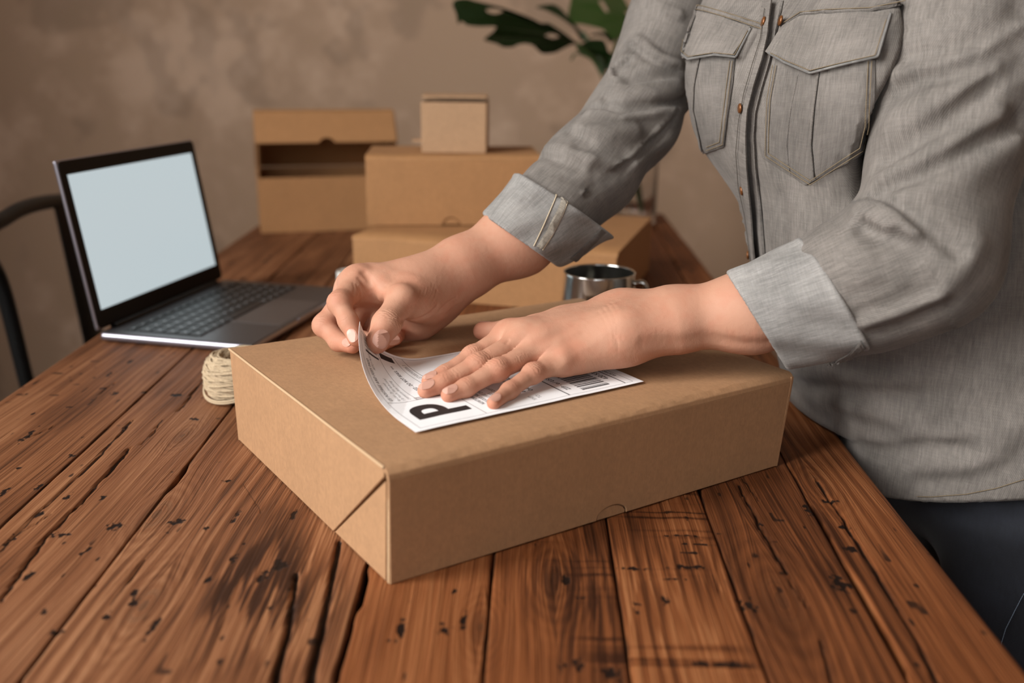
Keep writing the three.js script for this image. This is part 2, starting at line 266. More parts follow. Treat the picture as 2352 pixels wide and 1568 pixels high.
const woodTex = dataTex(2048, 2048, (i, j, c) => {
  const x = mix(TX0, TX1, i / 2047), z = zOf(j / 2047);
  let k = 0; while (k < 7 && x > edgeX(k + 1, z)) k++;
  const s = k * 31;
  let gx = x, pull = 0, ring = 0;
  for (const [kx, kz, r] of KNOTS) { const dx = (x - kx), dz = (z - kz) / 2.6, d = Math.hypot(dx, dz); if (d < r * 6) { const e = Math.exp(-(d * d) / (r * r * 2.2)); gx += Math.sign(dx || 1) * -e * r * 0.55; pull = Math.max(pull, Math.exp(-(d * d) / (r * r * 0.35))); ring += Math.sin(d / r * 17) * e; } }
  const wob = 0.010 * (fbm(z * 3.1, k * 5.3, 3, 3) - 0.5) + 0.006 * (noise2(x * 22, z * 5, 9) - 0.5);
  const g = gx + wob;
  const band = noise2(g * 130 + k * 9, z * 0.9, s + 1), ringy = 0.5 + 0.5 * Math.sin((g * 900 + 6 * fbm(g * 20, z * 2.2, s + 2, 2)) * (0.6 + 0.5 * hash2(k, 3, 4)));
  const fine = noise2(g * 1500, z * 14, s + 3), fib = noise2(g * 2600, z * 40, s + 4), blot = fbm(x * 16, z * 6, s + 5, 3), blot2 = fbm(x * 45, z * 14, s + 6, 2);
  let t = 0.52 + 0.30 * (blot - 0.5) * 1.5 + 0.22 * (band - 0.5) + (k === 2 ? 0.36 : k < 2 ? 0.13 : 0.30) * (ringy - 0.5) * sstep(0.30, 0.62, noise2(x * 14, z * 2.5, s + 7)) + 0.32 * (fine - 0.5) + 0.20 * (fib - 0.5) + 0.16 * (blot2 - 0.5) + 0.10 * sstep(0.80, 0.95, noise2(g * 700, z * 5, s + 14)) - 0.20 * sstep(0.80, 0.95, noise2(g * 520, z * 3, s + 15));
  t += 0.10 * ring;
  if (k === 4 || k === 5) {                                             // saw marks across these two boards
    const sw = noise2(z * 340, x * 7, s + 8) * noise2(z * 120, x * 3, s + 9), mk = sstep(0.45, 0.75, noise2(x * 18, z * 9, s + 10)) * (k === 4 ? 1.3 : 0.85);
    t -= 0.42 * sstep(0.30, 0.62, sw) * mk; t -= (k === 4 ? 0.20 : 0) * sstep(0.45, 0.8, noise2(x * 260, z * 3, 77)) * mk;
  }
  t *= TONE[k][0];
  t -= BURN[j * 2048 + i] && BURN[j * 2048 + i] * 0.40 * sstep(0.38, 0.60, noise2(x * 90, z * 22, 61) * 0.35 + noise2(g * 520, z * 20, 62) * 0.40 + noise2(g * 1500, z * 60, 63) * 0.25);
  let dark = Math.max(0.35 * pull * (0.6 + 0.4 * Math.sign(ring)), MARK[j * 2048 + i]);
  const worm = noise2(x * 150, z * 90, 41); if (worm > 0.90) dark = Math.max(dark, 0.7 * sstep(0.90, 0.95, worm) * sstep(0.5, 0.7, noise2(x * 30, z * 12, 42)));
  const cr = crackAt(x, z); if (cr > 0) dark = Math.max(dark, sstep(0, 0.0025, cr) * 0.85);
  const e0 = x - edgeX(k, z), e1 = edgeX(k + 1, z) - x, ed = Math.min(e0, e1);
  if (ed < 0.003 && k < 8) dark = Math.max(dark, 0.5 * sstep(0.0014, 0.0003, ed + 0.003 * (noise2(z * 50, k, 50) - 0.4)));
  t = clamp(t, 0, 1);
  let r, gg, b;                                                         // dark umber - red brown - honey
  if (t < 0.5) { const u = t / 0.5; r = mix(62, 136, u); gg = mix(33, 80, u); b = mix(17, 44, u); } else { const u = (t - 0.5) / 0.5; r = mix(136, 190, u); gg = mix(80, 131, u); b = mix(44, 86, u); }
  if (k < 3) { const lum = 0.3 * r + 0.59 * gg + 0.11 * b; r = mix(r, lum * 1.02, 0.20) * 1.03; gg = mix(gg, lum, 0.20) * 1.03; b = mix(b, lum, 0.20) * 1.03; }
  const hue = TONE[k][1] + 0.5 * (noise2(x * 8, z * 3, 71) - 0.5); r *= 1 + 0.04 * hue; b *= 1 - 0.10 * hue;
  c[0] = mix(r * 0.885, 28, dark); c[1] = mix(gg * 0.87, 17, dark); c[2] = mix(b * 0.86, 12, dark);
  woodH[j * 2048 + i] = 0.55 + 0.25 * (ringy - 0.5) + 0.3 * (fine - 0.5) + 0.25 * (fib - 0.5) - 0.45 * dark;
}, true, false);
const woodBump = dataTex(2048, 2048, (i, j, c) => { c[0] = c[1] = c[2] = 255 * clamp(woodH[j * 2048 + i]); }, false, false);
const woodMat = phys({ map: woodTex, bumpMap: woodBump, bumpScale: 0.0011, roughness: 0.60, specularIntensity: 0.35 });
const woodLeg = mat({ color: 0x5a3219, roughness: 0.6 });
{
  const t = thing('dining_table', 'long rustic table of worn reddish brown planks', 'table', V(0, 0, 0));
  const zs = []; for (let z = TZ1; z > TZ0; z -= z > -1.15 ? 0.0038 : 0.011) zs.push(z); zs.push(TZ0);
  const TH = 0.034;
  for (let k = 0; k < 8; k++) {
    const w0 = edgeX(k + 1, -0.8) - edgeX(k, -0.8), nu = Math.max(20, Math.round(w0 / 0.0017)), us = [];
    const rl = k === 0 ? 0.008 : 0.0008, rrr = k === 7 ? 0.010 : 0.0008;
    for (let i = 0; i <= nu; i++) us.push(i / nu);
    const lift = (hash2(k, 5, 5) - 0.5) * 0.0016;
    const pos = [], uv = [], idx = [], cols = nu + 3;
    zs.forEach((z) => {
      const gap = 0.00025, xa = edgeX(k, z) + (k ? gap : 0) + (k ? 0.0006 * noise2(z * 40, k * 3.1, 91) + 0.001 * sstep(0.7, 0.9, noise2(z * 18, k * 7.7, 93)) * 3 * (k === 4 ? 2 : 1) : 0), xb = edgeX(k + 1, z) - (k < 7 ? gap + 0.0005 * noise2(z * 43, k * 2.3, 92) : 0.0015 * noise2(z * 15, 1, 92));
      for (let c = 0; c < cols; c++) {
        const u = clamp((c - 1) / nu), x = mix(xa, xb, u); let y = TABLE + lift * Math.sin(u * 3.1) ;
        const dl = x - xa, dr = xb - x; if (dl < rl) y -= rl - Math.sqrt(Math.max(0, rl * rl - (rl - dl) ** 2)); if (dr < rrr) y -= rrr - Math.sqrt(Math.max(0, rrr * rrr - (rrr - dr) ** 2));
        y -= crackAt(x, z) + 0.0009 * (noise2(x * 60, z * 12, 95) - 0.5);
        if (c === 0 || c === cols - 1) y = TABLE - TH;
        pos.push(x, y, z); uv.push((x - TX0) / (TX1 - TX0), vOf(z));
      }
    });
    for (let j = 0; j + 1 < zs.length; j++) for (let c = 0; c + 1 < cols; c++) { const a = j * cols + c, b = a + 1, d = a + cols, e = d + 1; idx.push(a, b, e, a, e, d); }
    for (const j of [0, zs.length - 1]) { const a = j * cols, b = a + cols - 1; for (let c = 1; c + 2 < cols; c++) j ? idx.push(a, a + c, a + c + 1) : idx.push(a, a + c + 1, a + c); if (j) idx.push(a, b - 1, b); else idx.push(a, b, b - 1); }
    const g = new THREE.BufferGeometry(); g.setAttribute('position', new THREE.Float32BufferAttribute(pos, 3)); g.setAttribute('uv', new THREE.Float32BufferAttribute(uv, 2)); g.setIndex(idx); g.computeVertexNormals();
    part('plank', g, woodMat, t);
  }
  const zc = (TZ0 + TZ1) / 2;
  part('under_frame', [boxGeo(0.07, 0.02, TZ1 - TZ0 - 0.1, -0.40, TABLE - TH - 0.011, zc), boxGeo(0.07, 0.02, TZ1 - TZ0 - 0.1, 0.18, TABLE - TH - 0.011, zc), boxGeo(0.07, 0.02, TZ1 - TZ0 - 0.1, -0.11, TABLE - TH - 0.011, zc)], woodLeg, t);
  for (const x of [-0.42, 0.19]) for (const z of [TZ0 + 0.12, TZ1 - 0.12]) part('leg', boxGeo(0.07, TABLE - TH - 0.021, 0.07, x, (TABLE - TH - 0.021) / 2, z, 0.004), woodLeg, t);
}
// ---------------------------------------------------------------- the parcel in front and its shipping label
const BT = 0.083685, TOP = TABLE + BT;                                   // box height, its top
{
  const y0 = TABLE + 0.0005;
  const A = onY(540, 798, TOP), B = onY(893, 1080, TOP), C = onY(1806, 850, TOP), D = A.clone().add(C).sub(B).lerp(onY(1338, 687, TOP), 0.8);
  const A0 = onY(547, 1009, y0), B0 = onY(893, 1345, y0), C0 = onY(1786, 1070, y0), D0 = A0.clone().add(C0).sub(B0);
  const ontoPlane = (v, p, q, r) => { const n = q.clone().sub(p).cross(r.clone().sub(p)).normalize(); const k = -v.clone().sub(p).dot(n); const h = V(n.x, 0, n.z); v.addScaledVector(h, k / h.lengthSq()); };
  ontoPlane(C, B0, C0, B); ontoPlane(A, A0, B0, B);
  const o = A0.clone().add(C0).multiplyScalar(0.5); o.y = 0;
  const g = thing('cardboard_box', 'flat brown cardboard mailer box the shipping label is being stuck on', 'box', V(0, 0, 0));
  const th = 0.003, up = V(0, 1, 0);
  const frame = (p, q, r) => { const ex = q.clone().sub(p).normalize(), n = ex.clone().cross(r.clone().sub(p)).normalize(), ey = n.clone().cross(ex); return { p, ex, ey, n, to: (v) => { const d = v.clone().sub(p); return [d.dot(ex), d.dot(ey)]; } }; };
  // top panel rolled over the front crease
  const R = 0.007, prof = (Pb, Pf, Pd) => { const a = Pf.clone().sub(Pb), L = a.length(); a.normalize(); const dn = Pd.clone().sub(Pf).normalize(), pts = []; for (let i = 0; i <= 14; i++) pts.push(Pb.clone().addScaledVector(a, (L - R) * i / 14)); for (let i = 1; i <= 8; i++) { const q = Math.PI / 2 * i / 8; pts.push(Pf.clone().addScaledVector(a, -R + R * Math.sin(q)).addScaledVector(dn, R - R * Math.cos(q))); } return pts; };
  const pl = prof(A, B, B0), pr = prof(D, C, C0), cum = [0]; for (let i = 1; i < pl.length; i++) cum.push(cum[i - 1] + pl[i].distanceTo(pl[i - 1]));
  part('lid_panel', sheetGeo((u, v) => { const k = v * 22, i = Math.min(21, Math.floor(k)), f = k - i; const p = pl[i].clone().lerp(pl[i + 1], f), q = pr[i].clone().lerp(pr[i + 1], f); const m = p.lerp(q, 1 - u); m.y += (0.0006 * (noise2(u * 7, v * 5, 3) - 0.5) + 0.0010 * Math.sin(u * 3.14)) * Math.sin(Math.min(1, v * 1.75) * 3.14); return m; }, 60, 22, th, (u, v) => [u * 0.37, cum[Math.round(v * 22)]]), M.kraft, g);
  // front panel with the thumb cut
  const fF = frame(B0, C0, B), c = (p) => fF.to(p);
  const shift = (p, d) => p.clone().addScaledVector(up, d);
  const fb = c(shift(B, -R)), fc = c(shift(C, -R)), k0 = c(onY(1372, 1199, y0)), k1 = c(onY(1440, 1178, y0)), kc = (k0[0] + k1[0]) / 2, kr = (k1[0] - k0[0]) / 2;
  const arc = []; for (let i = 0; i <= 18; i++) { const q = Math.PI * i / 18; arc.push([kc - kr * Math.cos(q), 0.0012 + kr * 0.62 * Math.sin(q)]); }
  part('front_panel', plate(B0, fF.ex, fF.ey, [[0.0012, 0.0004], ...arc.map(([x, y], i) => (i === 0 || i === 18 ? [x, 0.0004] : [x, y])), [c(C0)[0], 0.0004], fc, fb], th, 0.0008), M.kraft, g);
  part('tuck_panel', plate(B0.clone().addScaledVector(fF.n, -th - 0.0001), fF.ex, fF.ey, [[0.004, 0.003], [c(C0)[0] - 0.004, 0.003], [fc[0] - 0.004, fc[1] - 0.004], [fb[0] + 0.004, fb[1] - 0.004]], 0.0025, 0.0004), M.kraft, g);
  const tabA = arc.map(([x, y], i) => [kc + (x - kc) * 0.93 - 0.0002, i === 0 || i === 18 ? 0.0005 : 0.0012 + (y - 0.0012) * 0.91]);
  part('thumb_tab', plate(B0.clone().addScaledVector(fF.n, -0.0006), fF.ex, fF.ey, tabA, 0.0024, 0.0003), M.kraft, g);
  // left end: main panel, corner flap behind the slanted cut, edge of the front wall
  const fL = frame(A0, B0, A), e = (p) => fL.to(p);
  const eb0 = e(B0), eb = e(B), ea = e(A), kk = e(onY(771, 1219, y0));
  part('end_panel', plate(A0, fL.ex, fL.ey, [[0, 0.0004], [kk[0], 0.0004], [eb[0] - 0.0075, eb[1] - 0.0075], [eb[0] - 0.006, eb[1] - 0.001], [ea[0], ea[1] - 0.001]], th, 0.0007), M.kraft, g);
  part('corner_flap', plate(A0.clone().addScaledVector(fL.n, -0.0007), fL.ex, fL.ey, [[kk[0] + 0.0016, 0.0004], [eb0[0] - 0.0062, 0.0004], [eb[0] - 0.0058, eb[1] - 0.0095]], th, 0.0006), M.kraft, g);
  part('wall_edge', plate(A0.clone().addScaledVector(fL.n, -0.0003), fL.ex, fL.ey, [[eb0[0] - 0.0034, 0.0006], [eb0[0] - 0.0008, 0.0006], [eb[0] - 0.0008, eb[1] - 0.004], [eb[0] - 0.0034, eb[1] - 0.0055]], 0.004, 0.0008), M.kraftEdge, g, 'bare layered edge of the front wall');
  part('inner_end_panel', plate(A0.clone().addScaledVector(fL.n, -th - 0.0022), fL.ex, fL.ey, [[0.003, 0.003], [eb0[0] - 0.010, 0.003], [eb[0] - 0.010, eb[1] - 0.006], [ea[0] + 0.003, ea[1] - 0.004]], 0.002, 0.0003), M.kraftInside, g);
  part('worn_edge', tube([A, A.clone().lerp(B, 0.25), A.clone().lerp(B, 0.5), A.clone().lerp(B, 0.75), B.clone().lerp(A, 0.02)].map((p, i) => p.clone().add(V(0, -0.0006, 0)).addScaledVector(fL.n, 0.0001 + 0.0002 * (i % 2))), 0.0011, 60, 8), M.kraftEdge, g, 'rubbed pale edge');
  // back, right end and bottom
  const fB = frame(D0, A0, D), b = (p) => fB.to(p), fR = frame(C0, D0, C), q = (p) => fR.to(p);
  part('back_panel', plate(D0, fB.ex, fB.ey, [[0, 0.0004], [b(A0)[0], 0.0004], [b(A)[0], b(A)[1] - 0.003], [b(D)[0], b(D)[1] - 0.003]], th), M.kraft, g);
  part('end_panel', plate(C0, fR.ex, fR.ey, [[0, 0.0004], [q(D0)[0], 0.0004], [q(D)[0], q(D)[1] - 0.003], [q(C)[0], q(C)[1] - 0.003]], th), M.kraft, g);
  const bo = A0.clone().add(V(0, 0.0032, 0)); const bx = B0.clone().sub(A0).normalize(), bz = up.clone().cross(bx);
  const on = (p) => { const d = p.clone().sub(A0); return [d.dot(bx), -d.dot(bz)]; };
  const inset = [A0, B0, C0, D0].map((p) => on(p.clone().lerp(o.clone().setY(p.y), 0.02)));
  part('bottom_panel', plate(bo, bx, bz.clone().negate(), inset, 0.003), M.kraft, g);
}
// shipping label, printed half sheet; the corner between thumb and finger curls up
const E0 = onY(955, 999, TOP), E1 = onY(1478, 882, TOP), EE = E1.clone().sub(E0).normalize(), EN = V(EE.z, 0, -EE.x); if (EN.z > 0) EN.negate();
const LABL = 0.2034, LABW = 0.145;
function labelPoint(s, t) {
  const t1 = 0.0217, s2 = 0.0862, R = 0.0463, am = 1.5059;
  const dx = s2, dy = LABW - t1, dl = Math.hypot(dx, dy), dX = dx / dl, dY = dy / dl, nX = -dY, nY = dX;
  const w = s * nX + (t - t1) * nY, v = s * dX + (t - t1) * dY; let S = s, T = t, z = 0;
  if (w > 0) { let x = 0; const N = 60, dw = w / N; for (let i = 0; i < N; i++) { const a = Math.min((i + 0.5) * dw / R, am); x += dw * Math.cos(a); z += dw * Math.sin(a); } S = v * dX + x * nX; T = t1 + v * dY + x * nY; }
  const rip = 0.0005 * (noise2(s * 60, t * 50, 12)) * sstep(0, 0.02, Math.min(s, t, LABL - s, LABW - t) + 0.012);
  return E0.clone().addScaledVector(EE, S).addScaledVector(EN, T).add(V(0, z + 0.0022 + rip, 0));
}
{
  const cv = document.createElement('canvas'); cv.width = 1450; cv.height = 2034; const x = cv.getContext('2d');   // 10 px per mm, upright label
  x.fillStyle = '#f4f3f4'; x.fillRect(0, 0, 1450, 2034);
  const ink = '#231f20'; x.fillStyle = ink; x.strokeStyle = ink;
  const line = (a, b, c, d, w) => { x.lineWidth = w; x.beginPath(); x.moveTo(a * 10, b * 10); x.lineTo(c * 10, d * 10); x.stroke(); };
  const text = (s, a, b, h, bold, w) => { x.font = (bold ? 'bold ' : '') + h * 10 + 'px sans-serif'; x.textBaseline = 'alphabetic'; x.fillText(s, a * 10, b * 10, w ? w * 10 : undefined); };
  x.lineWidth = 3; x.strokeRect(45, 60, 1360, 1900);
  line(4.5, 60, 140.5, 60, 4); line(56, 6, 56, 60, 5); line(56, 31, 140.5, 31, 3); line(56, 51, 140.5, 51, 3);
  x.font = 'bold 590px sans-serif'; x.textBaseline = 'alphabetic'; x.save(); x.translate(140, 556); x.scale(0.92, 1); x.fillText('P', 0, 0); x.lineWidth = 8; x.strokeText('P', 0, 0); x.restore();
  for (let i = 0; i < 5; i++) { x.fillRect(570 + i * 9, 300, i === 3 ? 6 : 3, 250); } x.fillRect(560, 300, 7, 250);
  text('US POSTAGE AND FEES PAID', 59, 12.5, 4.2, true, 66); text('REPLY POSTAGE', 104, 17, 3.6, false, 34); text('No Carr. Zip Insured', 59, 19, 3.2, false, 40); text('1 lb Pouch, Flat Rate Local', 59, 23, 3.2, false, 46); text('Commercial Base Pricing', 59, 27.5, 3.2, false, 50);
  text('*VOID - DO NOT MAIL **', 68, 43, 4.6, true, 60);
  text('071000500086 1', 98, 57.5, 4.2, false, 38);
  x.fillRect(1290, 330, 80, 150); for (let i = 0; i < 9; i++) x.fillRect(1300 + i * 11, 120, i % 3 ? 3 : 6, 170); x.fillRect(1240, 120, 26, 170);
  text('1', 90, 73, 6, true);
  const addr = ['NEWTOWN PACKAGING', 'STUDIO 14 B', '2010 LAKE DR', 'SUITE 503', 'SHIPPING DEPT']; addr.forEach((s, i) => text(s, 22, 70 + i * 5.2, 4.2, i < 2, 58));
  text('SHIP', 10, 108, 4.4, false); text('TO:', 12, 114, 4.4, false);
  ['J. PARKER', '418 NORTH ROAD', 'OAKTON 53142'].forEach((s, i) => text(s, 28, 104 + i * 6.5, 5.2, i > 0, 70));
  line(4.5, 134, 140.5, 134, 12); text('ZIP - e/ USPS DELIVERY CONFIRM', 15, 143.5, 6, true, 118);
  let bx = 90; while (bx < 1350) { const w = 4 + 5 * Math.floor(hash2(bx | 0, 3, 5) * 4); x.fillRect(bx, 1500, w, 265); bx += w + 5 + 5 * Math.floor(hash2(bx | 0, 7, 5) * 3); }
  text('420 53142 9101 0385 5552 2', 20, 184.6, 6.2, true, 105); line(4.5, 188.5, 140.5, 188.5, 10); text('ELECTRONIC RATE APPROVED', 22, 194, 4.0, true, 60);
  const tex = new THREE.CanvasTexture(cv); tex.colorSpace = THREE.SRGBColorSpace; tex.anisotropy = 8;
  const paper = mat({ map: tex, roughness: 0.62 });
  const g = thing('shipping_label', 'white printed shipping label with a large P, one corner peeled up by the fingers', 'label', V(0, 0, 0));
  part('label_sheet', sheetGeo((u, v) => labelPoint(u * LABL, v * LABW), 90, 66, 0.00018, (u, v) => [v, 1 - u]), paper, g);
}
// ---------------------------------------------------------------- boxes at the back
function mailer(name, label, pos, a, W, D, H, m, o = {}) {             // closed box: origin at its front left bottom corner
  const g = thing(name, label, 'box', pos, a), th = 0.003, R = 0.006, X = V(1, 0, 0), Y = V(0, 1, 0), Z = V(0, 0, 1);
  const prof = []; for (let i = 0; i <= 6; i++) prof.push([-D + (D - R) * i / 6, H]); for (let i = 1; i <= 6; i++) { const q = Math.PI / 2 * i / 6; prof.push([-R + R * Math.sin(q), H - R + R * Math.cos(q)]); }
  part('lid_panel', sheetGeo((u, v) => { const k = v * 12, i = Math.min(11, Math.floor(k)), f = k - i; return V(W * (1 - u), mix(prof[i][1], prof[i + 1][1], f) + 0.001 * (noise2(u * 6, v * 4, W * 99 | 0) - 0.5) * sstep(0, 0.1, v), mix(prof[i][0], prof[i + 1][0], f)); }, 20, 12, th, (u, v) => [u * W, v <= 0.5 ? v * 2 * (D - R) : D - R + (v - 0.5) * 2 * R * 1.57]), m, g);
  const base = [[0.001, 0.0006]];
  if (o.notch) { for (let i = 0; i <= 14; i++) { const q = Math.PI * i / 14; base.push([o.notch - 0.0135 * Math.cos(q), 0.0006 + (i === 0 || i === 14 ? 0 : 0.012 * Math.sin(q))]); } }
  part('front_panel', plate(V(0, 0, 0), X, Y, [...base, [W - 0.001, 0.0006], [W - 0.001, H - R], [0.001, H - R]], th), m, g);
  if (o.notch) part('thumb_tab', plate(V(0, 0, -0.0016), X, Y, [[o.notch - 0.012, 0.002], [o.notch + 0.012, 0.002], [o.notch + 0.009, 0.0085], [o.notch, 0.011], [o.notch - 0.009, 0.0085]], 0.001, 0.0002), m, g);
  part('tuck_panel', plate(V(0, 0, -th - 0.0003), X, Y, [[0.004, 0.003], [W - 0.004, 0.003], [W - 0.004, H - 0.008], [0.004, H - 0.008]], 0.002, 0.0003), m, g);
  for (const s of [0, 1]) part('end_panel', plate(V(s ? W : 0, 0, s ? -0.006 : -D), V(0, 0, s ? -1 : 1), Y, [[0, 0.0006], [D - 0.006, 0.0006], [D - 0.006, H - 0.004], [0, H - 0.004]], th), m, g);
  part('back_panel', plate(V(W, 0, -D + 0.003), V(-1, 0, 0), Y, [[0.004, 0.0006], [W - 0.004, 0.0006], [W - 0.004, H - 0.004], [0.004, H - 0.004]], th), m, g);
  part('bottom_panel', boxGeo(W - 0.008, 0.003, D - 0.012, W / 2, 0.0021, -D / 2), m, g);
  return g;
}
const HL = 0.0845, HM = 0.1025;
mailer('cardboard_box', 'wide low cardboard box at the bottom of the stack', V(-0.2524, TABLE + 0.0004, -1.348), -0.262, 0.3786, 0.3018, HL, M.kraftWarm);
mailer('cardboard_box', 'brown cardboard box in the middle of the stack with a thumb cut', V(-0.243, TABLE + HL + 0.001, -1.425), 0.091, 0.257, 0.1547, HM, M.kraftWarm, { notch: 0.125 });
{ // small carton with loose top flaps
  const W = 0.0977, D = 0.098, H = 0.0769, th = 0.003, g = thing('cardboard_box', 'small pale cardboard carton on top of the stack', 'box', V(-0.166, TABLE + HL + HM + 0.0014, -1.474), 0.015);
  const X = V(1, 0, 0), Y = V(0, 1, 0), m = M.kraftPale;
  part('front_panel', plate(V(0, 0, 0), X, Y, [[0.002, 0], [W - 0.002, 0], [W - 0.001, 0.003], [W, H - 0.006], [W - 0.003, H - 0.003], [0.003, H - 0.003], [0, H - 0.006], [0.001, 0.003]], th, 0.0012), m, g);
  part('back_panel', plate(V(W, 0, -D), X.clone().negate(), Y, [[0.003, 0], [W - 0.003, 0], [W - 0.003, H - 0.004], [0.003, H - 0.004]], th), m, g);
  for (const s of [0, 1]) part('end_panel', plate(V(s ? W : 0, 0, s ? -0.003 : -D + 0.003), V(0, 0, s ? -1 : 1), Y, [[0, 0], [D - 0.006, 0], [D - 0.006, H - 0.003], [0, H - 0.003]], th), m, g);
  part('bottom_panel', boxGeo(W - 0.006, 0.003, D - 0.006, W / 2, 0.0016, -D / 2), m, g);
  for (const s of [0, 1]) { const f = part('top_flap', boxGeo(W - 0.002, 0.0026, D / 2 - 0.002, 0, 0, (s ? -1 : 1) * (D / 4 - 0.001)), m, g); f.position.set(W / 2, H + (s ? 0.0045 : 0.0005), s ? -0.004 : -D + 0.001); f.rotation.x = s ? 0.045 : -0.01; }
  part('side_flap', boxGeo(0.016, 0.0026, 0.03, -0.010, 0.014, -0.05), m, g);
}
{ // open box with its lid half up
  const W = 0.262, D = 0.185, H = 0.1034, th = 0.003, g = thing('cardboard_box', 'open cardboard box with its lid raised beside the stack', 'box', V(-0.5095, TABLE + 0.0006, -1.806), 0.288);
  const X = V(1, 0, 0), Y = V(0, 1, 0), m = M.kraftWarm;
  part('front_panel', plate(V(0, 0, 0), X, Y, [[0, 0], [W, 0], [W, H], [0, H]], 0.005, 0.001), m, g);
  part('back_panel', plate(V(W, 0, -D), X.clone().negate(), Y, [[0, 0], [W, 0], [W, H], [0, H]], th), m, g);
  for (const s of [0, 1]) part('end_panel', plate(V(s ? W : 0, 0, s ? -0.0052 : -D + 0.003), V(0, 0, s ? -1 : 1), Y, [[0, 0], [D - 0.0085, 0], [D - 0.0085, H], [0, H]], 0.005), m, g);
  part('bottom_panel', boxGeo(W - 0.01, 0.003, D - 0.01, W / 2, 0.0018, -D / 2), m, g);
  const ph = 0.70, lz = -D + 0.004 + D * Math.cos(ph), ly = H + D * Math.sin(ph), dirL = V(0, Math.sin(ph), Math.cos(ph));
  part('lid_panel', plate(V(0, H + 0.001, -D + 0.002), X, dirL, [[0, 0], [W, 0], [W, D], [0, D]], th), m, g);
  const fd = V(0, -Math.cos(ph - 0.12), Math.sin(ph - 0.12)), fl = 0.066, notch = []; for (let i = 0; i <= 12; i++) { const q = Math.PI * i / 12; notch.push([W / 2 + 0.014 * Math.cos(q), -(fl - (i === 0 || i === 12 ? 0 : 0.010 * Math.sin(q)))]); }
  part('lid_flap', plate(V(0, ly, lz), X, fd.clone().negate(), [[0, 0], [0, -fl], ...notch.reverse(), [W, -fl], [W, 0]], th), m, g);
  for (const s of [0, 1]) { const x = s ? W - 0.0005 : 0.0035, wing = [[0.004, -0.002], [D - 0.004, -0.002], [D - 0.010, -0.062], [0.045, -0.075]]; part('lid_wing', plate(V(x, H + 0.001, -D + 0.002), dirL, V(0, Math.cos(ph), -Math.sin(ph)), wing, th), m, g); }
}
// ---------------------------------------------------------------- laptop
{
  const a = 1.359, W = 0.2885, D = 0.2, g = thing('laptop', 'open thin dark grey laptop with a blank pale screen', 'laptop', V(-0.5095, TABLE + 0.001, -1.094), a);
  const base = new RoundedBoxGeometry(W, 0.0105, D, 4, 0.005); base.translate(W / 2, 0.006, D / 2);
  const b = part('base', base, M.laptopEdge, g);
  part('palm_deck', boxGeo(W - 0.004, 0.0006, D - 0.004, W / 2, 0.0113, D / 2), M.laptop, g);
  part('keyboard_well', boxGeo(W - 0.026, 0.0006, 0.098, W / 2, 0.0115, 0.072), M.keyWell, g);
  const kg = new RoundedBoxGeometry(0.0152, 0.0012, 0.0148, 1, 0.0005), ks = new RoundedBoxGeometry(0.0152, 0.0012, 0.0075, 1, 0.0005), sp = new RoundedBoxGeometry(0.09, 0.0012, 0.0148, 1, 0.0005), lg = new THREE.BoxGeometry(0.0022, 0.0001, 0.0017);
  for (let r = 0; r < 6; r++) for (let c = 0; c < 14; c++) {
    if (r === 5 && c > 4 && c < 9) continue; const wide = r === 5 && c === 4;
    const k = part('key', wide ? sp : r === 0 ? ks : kg, M.key, g); k.position.set(0.0255 + c * 0.01827 + (wide ? 0.0375 : 0) + (r === 5 && c > 8 ? 0 : 0) + (r % 2 ? 0 : 0), 0.0124, 0.031 + (r ? 0.0015 + r * 0.0168 : 0));
    if (!wide) part('legend', lg, M.legend, k).position.set(-0.001, 0.00065, 0);
  }
  part('trackpad', boxGeo(0.118, 0.0006, 0.066, W / 2, 0.01145, 0.158, 0), M.trackpad, g);
  part('thumb_notch', boxGeo(0.05, 0.003, 0.003, W / 2, 0.0098, D - 0.0012, 0.0012), M.laptopEdge, g);
  part('hinge', new THREE.CylinderGeometry(0.0048, 0.0048, W - 0.05, 14).rotateZ(Math.PI / 2).translate(W / 2, 0.0118, 0.0035), M.bezel, g);
  const op = 1.724, lid = part('screen_lid', new RoundedBoxGeometry(W, D, 0.0052, 4, 0.0025).translate(W / 2, D / 2 + 0.002, -0.003), M.laptopEdge, g);
  lid.position.set(0, 0.0115, 0.001); lid.rotation.x = -(op - Math.PI / 2);
  const sh = new THREE.Shape(), r0 = 0.008, w = W - 0.003, h = D - 0.003; sh.moveTo(r0, 0); sh.lineTo(w - r0, 0); sh.quadraticCurveTo(w, 0, w, r0); sh.lineTo(w, h - r0); sh.quadraticCurveTo(w, h, w - r0, h); sh.lineTo(r0, h); sh.quadraticCurveTo(0, h, 0, h - r0); sh.lineTo(0, r0); sh.quadraticCurveTo(0, 0, r0, 0);
  part('bezel', new THREE.ExtrudeGeometry(sh, { depth: 0.0008, bevelEnabled: false }).translate(0.0015, 0.0035, -0.0005), M.bezel, lid);
  part('display', boxGeo(W - 0.026, D - 0.040, 0.0006, W / 2, D / 2 + 0.0045, 0.0005), M.screen, lid, 'blank pale blue display');
  const lamp = new THREE.RectAreaLight(new THREE.Color(0.83, 0.96, 1.0), 0.6, W - 0.026, D - 0.040); lamp.name = 'screen_light'; lamp.position.set(W / 2, D / 2 + 0.0045, 0.0012); lamp.rotation.y = Math.PI; lid.add(lamp);
}
